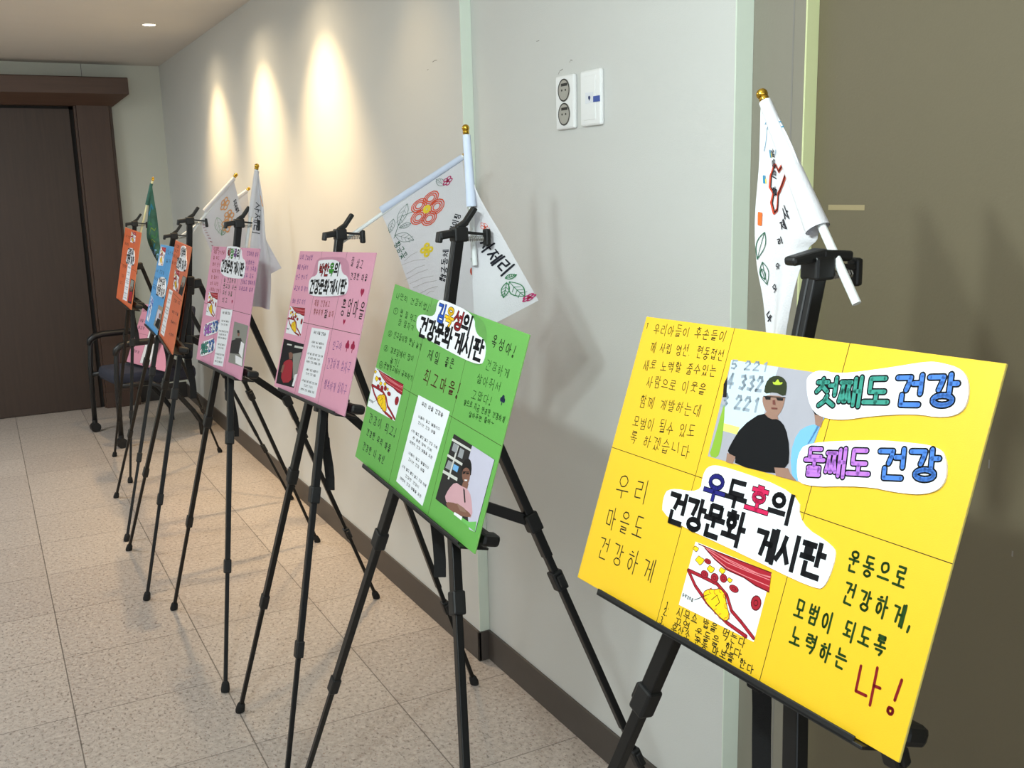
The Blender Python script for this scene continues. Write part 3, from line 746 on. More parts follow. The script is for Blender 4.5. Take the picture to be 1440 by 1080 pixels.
bm = bmesh.new(); box(bm, (-4.2, -3.0, -0.06), (0.4, L_END + .2, 0)); struct('floor', bm, 'terrazzo')
bm = bmesh.new(); box(bm, (-4.2, -3.0, H_CEIL), (0.4, L_END + .2, H_CEIL + .06)); struct('ceiling', bm, 'ceiling_paint')
bm = bmesh.new(); box(bm, (-4.2, L_END, 0), (0.4, L_END + .12, H_CEIL))
for _q in ((-.5465, -.5435),):
    box(bm, (_q[0], L_END - .001, 2.42), (_q[1], L_END, H_CEIL), mi=1)
struct('wall_back', bm, ['wall_back_paint', 'seam_dark'])
bm = bmesh.new(); box(bm, (-4.2, -3.0, 0), (-4.1, L_END, H_CEIL)); struct('wall_left', bm, 'wall_paint')

# the long wall: it steps back twice on the way to the viewer, with small scuffs on the paint
bm = bmesh.new()
box(bm, (0, JOG, 0), (0.36, L_END, H_CEIL))
box(bm, (X_NEAR, Y1, 0), (0.36, JOG, H_CEIL))
def scuff(x, pts):
    for (ya, za), (yb, zb) in zip(pts, pts[1:]):
        f = bm.faces.new([bm.verts.new((x - .0006, y, z)) for y, z in ((ya, za + .0010), (yb, zb + .0010), (yb, zb - .0008), (ya, za - .0008))])
        f.material_index = 1
scuff(X_NEAR, [(2.252, 1.891), (2.246, 1.897), (2.238, 1.895)])
scuff(X_NEAR, [(2.310, 1.868), (2.300, 1.876), (2.285, 1.879)])
scuff(X_NEAR, [(2.42, 1.965), (2.405, 1.966)])
scuff(0, [(3.075, 1.962), (3.065, 1.964)])
scuff(0, [(3.03, 1.982), (3.01, 1.985), (2.995, 1.984)])
struct('wall_right', bm, ['wall_paint', 'scuff'])
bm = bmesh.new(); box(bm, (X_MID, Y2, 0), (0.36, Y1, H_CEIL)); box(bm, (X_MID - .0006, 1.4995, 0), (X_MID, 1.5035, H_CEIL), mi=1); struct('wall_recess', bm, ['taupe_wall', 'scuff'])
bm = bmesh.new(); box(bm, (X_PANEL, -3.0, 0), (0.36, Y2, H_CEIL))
def flatmark(y0, y1, z0, z1, mi):
    f = bm.faces.new([bm.verts.new((X_PANEL - .0007, y, z)) for y, z in ((y0, z0), (y1, z0), (y1, z1), (y0, z1))]); f.material_index = mi
flatmark(1.335, 1.425, 1.523, 1.533, 1)
flatmark(1.04, 1.043, 1.095, 1.11, 2)
flatmark(.985, .988, .955, .965, 2)
struct('wall_near', bm, ['taupe_panel', 'tape', 'scuff'])
bm = bmesh.new(); box(bm, (-.0005, JOG - .004, .104), (X_NEAR, JOG, H_CEIL), .001); struct('trim_1', bm, 'mint_trim')
bm = bmesh.new(); box(bm, (X_NEAR - .0005, Y1 - .004, 0), (X_MID, Y1, H_CEIL), .001); struct('trim_2', bm, 'mint_trim')
bm = bmesh.new(); box(bm, (X_MID - .0005, Y2 - .004, 0), (X_PANEL, Y2, H_CEIL), .001); struct('trim_3', bm, 'yellow_trim')
bm = bmesh.new()
box(bm, (-.008, JOG - .008, 0), (.002, L_END - .008, .106), .002)
box(bm, (-.008, JOG - .008, 0), (X_NEAR, JOG + .002, .106), .002)
box(bm, (X_NEAR - .008, Y1, 0), (X_NEAR + .002, JOG - .006, .106), .002)
struct('baseboard_right', bm, 'baseboard')
bm = bmesh.new(); box(bm, (-.36, L_END - .012, 0), (-.008, L_END + .002, .125), .002); struct('baseboard_back', bm, 'baseboard_dark')

# door with its heavy frame in the end wall
door = thing('door_1', 'dark brown wooden door with a heavy beveled frame in the end wall', 'door', (-1.3, L_END, 0)); door['kind'] = 'structure'
_o = Vector((-1.3, L_END, 0))
def dl(*p):
    return tuple(Vector(p) - _o)
bm = bmesh.new(); box(bm, dl(-2.0, L_END - .035, 0.004), dl(-.66, L_END - .001, 2.22)); link_mesh('door_leaf', bm, 'dark_wood', door)
bm = bmesh.new(); box(bm, dl(-.66, L_END - .02, 0), dl(-.612, L_END - .0005, 2.25)); box(bm, dl(-2.05, L_END - .02, 2.215), dl(-.612, L_END - .0005, 2.245)); link_mesh('shadow_gap', bm, 'seam_dark', door)
bm = bmesh.new(); box(bm, dl(-.632, L_END - .075, 0), dl(-.615, L_END, 2.24), .002); box(bm, dl(-.615, L_END - .10, 0), dl(-.392, L_END, 2.26), .004); box(bm, dl(-.392, L_END - .08, 0), dl(-.372, L_END, 2.26), .003)
box(bm, dl(-.622, L_END - .108, 0), dl(-.375, L_END, .12), .003)
link_mesh('frame_post', bm, 'frame_wood', door)
bm = bmesh.new()
_pr = [(L_END - .10, 2.24), (L_END - .215, 2.315), (L_END - .215, 2.425), (L_END - .205, 2.432), (L_END, 2.432), (L_END, 2.24)]
_xs = [(-2.6, 0), (-.36, 0)]
ra = [bm.verts.new(dl(-2.6, y, z)) for y, z in _pr]
rb = [bm.verts.new(dl(-.36 + (.10 if z > 2.3 else 0), y, z)) for y, z in _pr]
for i in range(6):
    bm.faces.new((ra[i], ra[(i + 1) % 6], rb[(i + 1) % 6], rb[i]))
bm.faces.new(ra); bm.faces.new(rb[::-1])
link_mesh('lintel', bm, 'lintel_wood', door)

# recessed downlight
dlt = thing('downlight', 'small round recessed downlight glowing in the ceiling near the end wall', 'ceiling light', (-.35, 6.18, H_CEIL))
bm = bmesh.new()
prof = [(.033, .012), (.036, -.002), (.046, -.004), (.047, 0.0)]
rings = [[bm.verts.new((r * math.cos(2 * math.pi * k / 28), r * math.sin(2 * math.pi * k / 28), z)) for k in range(28)] for r, z in prof]
for r1, r2 in zip(rings, rings[1:]):
    for k in range(28):
        bm.faces.new((r1[k], r1[(k + 1) % 28], r2[(k + 1) % 28], r2[k]))
link_mesh('trim_ring', bm, 'ceiling_paint', dlt, smooth=True)
em = bpy.data.materials.new('lamp_glow'); em.use_nodes = True
_e = em.node_tree.nodes['Principled BSDF']; _e.inputs['Base Color'].default_value = (1, .95, .85, 1); _e.inputs['Emission Color'].default_value = (1, .93, .78, 1); _e.inputs['Emission Strength'].default_value = 9
bm = bmesh.new(); bmesh.ops.create_circle(bm, cap_ends=True, radius=.034, segments=28, matrix=Matrix.Translation((0, 0, -.001))); link_mesh('lamp', bm, em, dlt)

# socket plate and blank cover plate
def plate(y0, y1, z0, z1, name, label, cat):
    cy, cz = (y0 + y1) / 2, (z0 + z1) / 2
    t = thing(name, label, cat, (X_NEAR, cy, cz))
    hy, hz = abs(y1 - y0) / 2, (z1 - z0) / 2
    bm = bmesh.new(); box(bm, (-.013, -hy, -hz), (-.0003, hy, hz), .005); link_mesh('cover_plate', bm, 'plate_white', t, smooth=False)
    return t, hy, hz
pl, hy, hz = plate(2.215, 2.305, 1.726, 1.861, 'wall_socket', 'white double power socket on the pale wall, left of the blank plate', 'socket')
for s in (-1, 1):
    bm = bmesh.new()
    tube(bm, [(-.0128, 0, s * .030), (-.0145, 0, s * .030)], .0285, 28, mi=0)
    sk = link_mesh('socket', bm, 'socket_grey', pl)
    bm = bmesh.new()
    n = 28
    ro = [bm.verts.new((-.0148, .0285 * math.cos(2 * math.pi * k / n), s * .030 + .0285 * math.sin(2 * math.pi * k / n))) for k in range(n)]
    ri = [bm.verts.new((-.0148, .025 * math.cos(2 * math.pi * k / n), s * .030 + .025 * math.sin(2 * math.pi * k / n))) for k in range(n)]
    for k in range(n):
        bm.faces.new((ro[k], ro[(k + 1) % n], ri[(k + 1) % n], ri[k]))
    box(bm, (-.0152, -.018, s * .030 + .010), (-.0146, .012, s * .030 + .017))
    for yy in (-.009, .009):
        tube(bm, [(-.0145, yy, s * .030), (-.0153, yy, s * .030)], .0026, 10)
    link_mesh('socket_slot', bm, 'socket_dark', sk)
pl, hy, hz = plate(2.092, 2.184, 1.727, 1.861, 'blank_plate', 'white blank wall plate with a small blue sticker, right of the power socket', 'wall plate')
bm = bmesh.new(); box(bm, (-.0145, -.026, -.053), (-.0125, .03, .053), .001); link_mesh('inner_panel', bm, 'plate_white', pl)
bm = bmesh.new(); box(bm, (-.0152, -.018, -.013), (-.0146, .018, .013)); lb = link_mesh('sticker', bm, 'paper_white', pl)
bm = bmesh.new(); box(bm, (-.0153, -.0442, -.012), (-.0124, -.018, .002), mi=0); ink_ = [(0, .005), (.005, .003), (.006, -.001), (.001, -.008), (-.004, -.001), (-.004, .003)]
f = bm.faces.new([bm.verts.new((-.0155, -y, z)) for y, z in ink_]); f.material_index = 1
link_mesh('print', bm, ['label_blue', 'label_navy'], lb)

# ------------------------------------------------------------------ display boards
def board_frame(q):
    x, y, z, a, b, t = q
    u = Vector((math.cos(a), math.sin(a), 0)); n = Vector((math.sin(a), -math.cos(a), 0)); up = Vector((0, 0, 1))
    w = up * math.cos(t) - n * math.sin(t); m_ = n * math.cos(t) + up * math.sin(t)
    u2 = u * math.cos(b) + w * math.sin(b); w2 = -u * math.sin(b) + w * math.cos(b)
    return Vector((x, y, z)), u2, w2, m_

def board_matrix(q):
    c, u, w, n = board_frame(q)
    return Matrix(((u.x, -n.x, w.x, c.x), (u.y, -n.y, w.y, c.y), (u.z, -n.z, w.z, c.z), (0, 0, 0, 1)))

def on_board(x, y, z):
    return Vector((x / 1000, -z / 1000, y / 1000))

def quad(c):
    """unit square (0..1, 0..1) to the quad TL, TR, BR, BL"""
    (ax, ay), (bx, by), (cx, cy), (dx, dy) = c
    def fn(u, v):
        return ((dx * (1 - u) + cx * u) * (1 - v) + (ax * (1 - u) + bx * u) * v, (dy * (1 - u) + cy * u) * (1 - v) + (ay * (1 - u) + by * u) * v)
    return fn

def artery_card(root, corners, scale, hue=True):
    fn = quad(corners)
    P = lambda pts: [fn(x / 1000, y / 1000) for x, y in pts]
    k = Ink(on_board); k.slab(corners, .0, .5, 'paper_white'); cd = k.done('artery_picture', root)
    k = Ink(on_board); z = .62
    red, dk, ye, pa = ('art_red', 'art_dark', 'art_yellow', 'art_streak') if hue else ('title_blue', 'navy', 'bubble_blue', 'paper_white')
    k.poly(P(ART['band']), z, red)
    for s in ART['band_lines']:
        k.stroke(P(s), .9 * scale, z + .1, pa, False)
    k.stroke(P(ART['band'][:4]), 1.2 * scale, z + .15, dk)
    k.stroke(P(ART['band'][4:]), 1.4 * scale, z + .15, dk)
    for s in ART['wall']:
        k.stroke(P(s), 4.6 * scale, z, dk)
        k.stroke(P(s), 3.0 * scale, z + .1, red)
    pq = chaikin(P(ART['plaque']), 1)
    k.poly(pq, z + .2, ye)
    k.stroke(pq + pq[:1], 1.0 * scale, z + .3, dk)
    for i, (x, y) in enumerate(P(ART['plaque'])):
        k.stroke(circ(x * .9 + pq[10][0] * .1, y * .9 + pq[10][1] * .1, 3.2 * scale, n=7)[:5], .7 * scale, z + .35, 'rust')
    k.stroke(P(ART['plaque_line']), .9 * scale, z + .35, dk)
    wx = math.hypot(corners[1][0] - corners[0][0], corners[1][1] - corners[0][1]) / 1000
    wy = math.hypot(corners[0][0] - corners[3][0], corners[0][1] - corners[3][1]) / 1000
    for x, y, r in ART['blobs']:
        px, py = fn(x / 1000, y / 1000)
        b_ = [(px + r * wx * math.cos(a * .7) * (1.15 if a % 2 else .8), py + r * wy * math.sin(a * .7) * (1.15 if a % 2 else .8)) for a in range(9)]
        b_ = chaikin(b_, 1)
        k.poly(b_, z + .25, ye); k.stroke(b_ + b_[:1], .7 * scale, z + .3, dk)
    for x, y, rx, ry in ART['cells']:
        px, py = fn(x / 1000, y / 1000)
        k.disc(px, py, rx * wx, ry * wy * .8, z + .35, dk); k.disc(px, py, rx * wx * .84, ry * wy * .68, z + .4, red); k.disc(px, py, rx * wx * .45, ry * wy * .34, z + .45, dk); k.disc(px, py, rx * wx * .32, ry * wy * .22, z + .5, red)
    k.stroke(P(ART['ptr']), .7 * scale, z + .4, 'ink', False)
    a, b = P(ART['cap'])
    k.text(('동맥경화물', a[0], a[1], b[0], b[1], 4.2 * scale), .6 * scale, z, 'ink', rnd=False)
    k.done('artery_drawing', cd)

LYRIC = [('우리 마을 건강송', .935, .16, .86, 1.5), ('내몸의 알고 별줄이다', .79, .16, .88, 1), ('건시는 건강 생활', .73, .2, .78, 1), ('시작 별고 별것 별고 건강 지혜', .61, .06, .95, 1), ('본 몸은 멈춰 지혜', .55, .16, .82, 1), ('매현의 건강 생활을 모든', .49, .1, .9, 1),
         ('내몸이 알고 별줄이다', .375, .16, .88, 1), ('건시는 건강 생활', .315, .2, .78, 1), ('시작 별고 별것 별고 건강 지혜', .2, .06, .95, 1), ('건강한 건강이', .135, .24, .76, 1), ('매현의 건강 생활을 모든', .07, .1, .9, 1)]

def lyric_sheet(root, corners, hmm):
    fn = quad(corners)
    k = Ink(on_board); k.slab(corners, 0, .45, 'paper_white'); sh = k.done('song_sheet', root)
    k = Ink(on_board)
    for txt, v, u0, u1, s in LYRIC:
        a, b = fn(u0, v), fn(u1, v)
        k.text((txt, a[0], a[1], b[0], b[1], hmm * s), hmm * s * .15, .6, 'title_black', rnd=False)
    k.done('song_text', sh)

def title_card(root, T, cols):
    mx, my = sum(p[0] for p in T['back']) / len(T['back']), sum(p[1] for p in T['back']) / len(T['back'])
    back = [(mx + (x - mx) * 1.06, my + (y - my) * 1.09) for x, y in T['back']]
    k = Ink(on_board); k.slab(chaikin(back, 2), 0, 1.6, 'paper_white'); cd = k.done('title_card', root)
    k = Ink(on_board)
    T = dict(T)
    for key in ('l1', 'l2', 'l3'):
        T[key] = T[key][:5] + (T[key][5] * 1.02,)
    h = T['l1'][5]
    for (c, ch), col in zip(text_strokes(T['l1'], .93), cols):
        for s in ch:
            if col == 'title_black':
                k.stroke(s, h * .20, 1.75, 'title_black', False)
            else:
                k.stroke(s, h * .22, 1.75, 'title_black', False); k.stroke(s, h * .15, 1.85, col, False)
    for key in ('l2', 'l3'):
        for c, ch in text_strokes(T[key], .93):
            for s in ch:
                k.stroke(s, T[key][5] * .185, 1.75, 'title_black', False)
    k.done('title_lettering', cd)

def slogan(root, S, c1, c2):
    mx, my = sum(p[0] for p in S['back']) / len(S['back']), sum(p[1] for p in S['back']) / len(S['back'])
    k = Ink(on_board); k.slab(chaikin([(mx + (x - mx) * 1.03, my + (y - my) * 1.08) for x, y in S['back']], 2), 0, 2.4, 'paper_white'); cd = k.done('slogan_sticker', root)
    k = Ink(on_board)
    for key, col in (('a', c1), ('b', c2)):
        h = S[key][5]
        for c, ch in text_strokes(S[key], .9):
            for s in ch:
                k.stroke(s, h * .26, 2.55, 'title_black'); k.stroke(s, h * .15, 2.65, col)
    k.done('slogan_lettering', cd)

def heart(k, x, y, r, z, m):
    pts = []
    for i in range(20):
        t = 2 * math.pi * i / 20
        pts.append((x + r * .06 * 16 * math.sin(t) ** 3, y + r * .06 * (13 * math.cos(t) - 5 * math.cos(2 * t) - 2 * math.cos(3 * t) - math.cos(4 * t))))
    k.poly(pts, z, m)

def make_board(key, label, cols, photo_base, hand_jit=.16):
    D = BOARD[key]
    root = thing('display_board', label, 'board', group='display boards on easels', matrix=board_matrix(D['q']))
    bm = bmesh.new(); box(bm, (-.3, .0, -.205), (.3, .0035, .205), .0008)
    for f in bm.faces:
        c = f.calc_center_median()
        if abs(c.x) > .2995 or abs(c.z) > .2045:
            f.material_index = 1
    pn = link_mesh('panel', bm, ['card_' + key, 'edge_' + key], root)
    k = Ink(on_board)
    for x in (-100, 100):
        k.stroke([(x, 205), (x, -205)], 1.0 if key in ('yellow', 'green') else 1.3, .08, 'crease', False)
    k.stroke([(-300, 0), (300, 0)], 1.0 if key in ('yellow', 'green') else 1.3, .08, 'crease', False)
    k.done('crease', pn)
    for i, (m, w, lines) in enumerate(D['pen']):
        for ln in lines:
            k = Ink(on_board)
            k.text(ln, w * (.9 if w < 2 else .8), .2 + .02 * i, m, fill=.76 if w < 2 else .66, jit=hand_jit if w < 2 else hand_jit * .5)
            k.done('handwriting', root)
    for x, y, r in D.get('hearts', ()):
        k = Ink(on_board)
        heart(k, x, y, r, .25, 'heart')
        k.done('heart_doodle', root)
    for x, y, r in D.get('clover', ()):
        k = Ink(on_board)
        c_ = 'clover_navy' if key == 'green' else 'heart'
        for dx, dy in ((-.5, 0), (.5, 0), (0, .55)):
            k.disc(x + dx * r, y + dy * r, r * .5, r * .5, .25, c_)
        k.stroke([(x, y), (x, y - r)], r * .3, .25, c_)
        k.done('clover_doodle', root)
    if 'film' in D:
        k = Ink(on_board)
        k.poly(chaikin(D['film'], 2), .14, 'film_' + key)
        k.done('clear_film', root)
    title_card(root, D['title'], cols)
    sc = math.hypot(D['card'][1][0] - D['card'][0][0], D['card'][1][1] - D['card'][0][1]) / 130
    artery_card(root, D['card'], max(sc, .6), key != 'blue')
    if 'card2' in D:
        artery_card(root, D['card2'], max(sc, .6) * .8)
    if 'lyric' in D:
        c = D['lyric']
        lyric_sheet(root, c, math.hypot(c[0][0] - c[3][0], c[0][1] - c[3][1]) * .03)
    k = Ink(on_board); k.slab(D['photo'], 0, .4, photo_base); pc = k.done('photo_print', root)
    k = Ink(on_board)
    for i, (m, pts) in enumerate(D['photo_polys']):
        k.poly(pts if len(pts) < 6 or m in ('wall_lilac', 'dark', 'board_green', 'poster', 'grey_mid') else chaikin(pts, 1), .5 + .05 * i, m)
    for ln in D.get('photo_text', ()):
        k.text(ln, ln[5] * .23, .56, 'poster_text', rnd=False)
    k.done('photo_image', pc)
    if 'stick1' in D:
        slogan(root, D['stick1'], 'teal', 'bubble_blue')
        slogan(root, D['stick2'], 'bubble_purple', 'bubble_blue')
    return root

B_ = 'title_black'
make_board('yellow', 'large yellow board with handwriting on the easel nearest the viewer', ['navy', B_, 'crimson', B_], 'photo_grey')
make_board('green', 'green board with a song sheet and a photo, on the second easel', ['title_blue', 'title_yellow', 'title_red', B_], 'dark')
make_board('pink', 'pink board with two red clovers and a photo of a person in red', ['title_red', 'title_red', 'title_green', B_], 'tee')
make_board('pink2', 'pink board with purple and teal slogan stickers, beside the orange boards', ['title_red', 'title_green', 'pen_purple', B_], 'grey_mid')
make_board('orange', 'orange board in front of the light blue board', [B_, B_, B_, B_], 'dark')
make_board('blue', 'light blue board partly hidden behind the nearer orange board', [B_, B_, B_, B_], 'grey_mid')
make_board('far', 'orange board on the farthest easel, next to the wooden door', [B_, B_, B_, B_], 'dark')

# ------------------------------------------------------------------ easels
def lerp(a, b, t):
    return Vector(a) * (1 - t) + Vector(b) * t

def make_easel(key, label, flat_lever=False):
    E = EASEL[key]
    h, g = Vector(E['head']), Vector(E['hub'])
    base = Vector((g.x, g.y, 0))
    root = thing('easel', label, 'easel', base, 'black folding easels along the wall')
    R = lambda p: Vector(p) - base
    dirn = (h - g).normalized()
    nrm = Vector((-1, 0, 0))
    # mast with a groove down its front and a cap
    lowm = g - dirn * ((g.z - (BOARD[key]['q'][2] - .205)) / dirn.z)
    bm = bmesh.new()
    bar(bm, R(lowm), R(h), .021, .021, nrm, .002)
    bar(bm, R(lowm) + Vector((-.0108, 0, 0)), R(h) + Vector((-.0108, 0, 0)), .003, .001, nrm, mi=1)
    link_mesh('mast', bm, ['black_metal', 'groove'], root)
    # clamp head
    bm = bmesh.new()
    hh = R(h)
    box(bm, hh + Vector((-.016, -.015, -.022)), hh + Vector((.016, .015, .008)), .004)
    if not flat_lever:
        bar(bm, hh + Vector((-.012, 0, -.004)), hh + Vector((-.046, 0, -.008)), .022, .016, (0, 0, 1), .004)
        bar(bm, hh + Vector((-.042, 0, .0)), hh + Vector((-.046, 0, -.022)), .020, .010, nrm, .003)
    hd = link_mesh('clamp_head', bm, 'black_plastic', root)
    bm = bmesh.new()
    if flat_lever:
        bar(bm, hh + Vector((.006, 0, .010)), hh + Vector((-.048, 0, .003)), .026, .015, (0, 0, 1), .004, taper=.75)
        bar(bm, hh + Vector((-.002, 0, .010)), hh + Vector((.046, -.002, .006)), .026, .012, (0, 0, 1), .003)
        for i in range(4):
            bar(bm, hh + Vector((-.02, -.0122 , .004 + .0)), hh + Vector((.04, -.0128, .001)), .001, .002 + i * .0005, (0, 0, 1))
    else:
        bar(bm, hh + Vector((-.005, 0, .004)), hh + Vector((.018, 0, .018)), .016, .013, (0, 0, 1), .003)
        bar(bm, hh + Vector((.014, 0, .015)), hh + Vector((.038, 0, .046)), .015, .012, (-1, 0, 1), .003)
    link_mesh('lever', bm, 'black_plastic', hd)
    bm = bmesh.new()
    bar(bm, hh + Vector((.012, -.004, -.003)), hh + Vector((.064, -.004, -.010)), .006, .006, (0, 0, 1), .001)
    bar(bm, hh + Vector((.064, 0, .002)), hh + Vector((.064, 0, -.034)), .018, .013, nrm, .004)
    link_mesh('clamp_pad', bm, 'black_plastic', hd)
    bm = bmesh.new()
    coil = [hh + Vector((.016 + .038 * i / 64, -.004 + .0045 * math.cos(i * .785), -.017 + .0045 * math.sin(i * .785))) for i in range(65)]
    tube(bm, coil, .0011, 6)
    link_mesh('spring', bm, 'spring_steel', hd, smooth=True)
    # hub
    bm = bmesh.new()
    bar(bm, R(g) - dirn * .04, R(g) + dirn * .035, .062, .034, nrm, .006)
    bar(bm, R(g) + Vector((.012, 0, 0)), R(g) + Vector((.05, 0, .004)), .034, .036, (0, 0, 1), .006)
    link_mesh('hub', bm, 'black_plastic', root)
    # legs
    def leg(a, b, ref):
        a, b = R(a), R(b)
        d = (b - a).normalized()
        L = (b - a).length
        bm = bmesh.new()
        bar(bm, a, a + d * L * .355, .025, .019, ref, .002)
        bar(bm, a + d * L * .33, a + d * L * .69, .0195, .0155, ref, .002)
        bar(bm, a + d * L * .67, b - d * .03, .0125, .0125, ref, .002)
        lg = link_mesh('leg', bm, 'black_metal', root)
        for t in ((.345, .68) if ref is nrm else (.40, .75)):
            w = .031 if t < .5 else .026
            bm = bmesh.new()
            c = a + d * L * t
            bar(bm, c - d * .024, c + d * .022, w, w * .86, ref, .004)
            s_ = d.cross(ref).normalized()
            bar(bm, c + s_ * w * .6 - d * .016, c + s_ * w * .6 + d * .012, .008, w * .5, ref, .003)
            link_mesh('leg_collar', bm, 'black_plastic', lg)
        bm = bmesh.new()
        tube(bm, [b - d * .034, b - d * .026, b - d * .008, Vector((b.x, b.y, b.z))], [.009, .0125, .0145, .013], 14)
        for v_ in bm.verts:
            v_.co.z = max(v_.co.z, 0)
        link_mesh('rubber_foot', bm, 'rubber', lg, smooth=False)
        return a, b
    ra = leg(g + Vector((-.004, -.026, -.005)), E['right'], nrm)
    la = leg(g + Vector((-.004, .026, -.005)), E['left'], nrm)
    rr = leg(g + Vector((.042, 0, .0)), E['rear'], Vector((1, 0, .3)))
    bm = bmesh.new()
    p, q = R(lowm) + dirn * .02 + Vector((.012, 0, 0)), lerp(rr[0], rr[1], .29)
    bar(bm, p, q - (q - p).normalized() * .012, .024, .008, (0, 1, .2), .002)
    link_mesh('spreader', bm, 'black_metal', root)
    bm = bmesh.new(); bar(bm, R(lowm) - dirn * .026, R(lowm) + dirn * .035, .030, .030, nrm, .004); link_mesh('mast_end', bm, 'black_plastic', root)
    bm = bmesh.new(); c = lerp(rr[0], rr[1], .29); d = (rr[1] - rr[0]).normalized(); bar(bm, c - d * .022, c + d * .022, .034, .03, (1, 0, .3), .004); link_mesh('spreader_clip', bm, 'black_plastic', root)
    # ledge that carries the board, with a rounded arm behind the board
    c, u, w, n = board_frame(BOARD[key]['q'])
    def P(a, b, d_):
        return R(c + u * a + w * b - n * d_)
    bm = bmesh.new()
    bar(bm, P(-.232, -.2083, .022), P(.262, -.2083, .022), .0045, .062, n, .001)
    bar(bm, P(-.232, -.2055, -.0075), P(.250, -.2055, -.0075), .009, .003, n, .001)
    link_mesh('ledge', bm, 'black_plastic', root)
    bm = bmesh.new()
    bar(bm, P(-.25, -.188, .045), P(.27, -.188, .045), .022, .014, n, .003)
    for s in (-1, 1):
        bar(bm, P(s * .272, -.185, .02), P(s * .272, -.185, .060), .030, .024, w, .008)
        bar(bm, P(s * .06, -.19, .04), P(s * .06, -.19, .10), .02, .02, w, .004)
    link_mesh('board_arm', bm, 'black_plastic', root)
    # strap
    bm = bmesh.new()
    s0 = R(g) + Vector((-.024, .008, -.10))
    pts = [s0 + Vector((.006 * math.sin(i * .9), -.004 * math.sin(i * 1.3), -(s0.z - .76) / 10 * i)) for i in range(11)]
    ws = .0125
    for i in range(10):
        q_ = []
        for p_ in (pts[i], pts[i + 1]):
            q_.append((p_ + Vector((-ws * .86, ws * .5, 0)), p_ + Vector((ws * .86, -ws * .5, 0))))
        for off in (Vector((0, 0, 0)), Vector((.002, .001, 0))):
            bm.faces.new([bm.verts.new(v_ + off) for v_ in (q_[0][0], q_[0][1], q_[1][1], q_[1][0])])
    box(bm, pts[6] + Vector((-.014, -.014, -.012)), pts[6] + Vector((.012, .014, .02)), .003)
    link_mesh('strap', bm, 'strap_cloth', root)
    return root

make_easel('yellow', 'black easel holding the large yellow board, nearest to the viewer', True)
make_easel('green', 'black easel holding the green board')
make_easel('pink', 'black easel holding the pink board with red clovers')
make_easel('pink2', 'black easel holding the pink board with slogan stickers')
make_easel('orange', 'black easel holding the nearer orange board')
make_easel('blue', 'black easel holding the light blue board')
make_easel('far', 'black easel holding the farthest orange board, by the wooden door')

# ------------------------------------------------------------------ paper flags
def curve_at(P, t):
    P = [Vector(p) for p in P]
    m_ = len(P) - 1
    t = max(0, min(1, t)) * m_
    i = min(int(t), m_ - 1)
    s = t - i
    a, b, c, d = P[max(i - 1, 0)], P[i], P[i + 1], P[min(i + 2, m_)]
    return .5 * ((2 * b) + (c - a) * s + (2 * a - 5 * b + 4 * c - d) * s * s + (3 * b - a - 3 * c + d) * s ** 3)

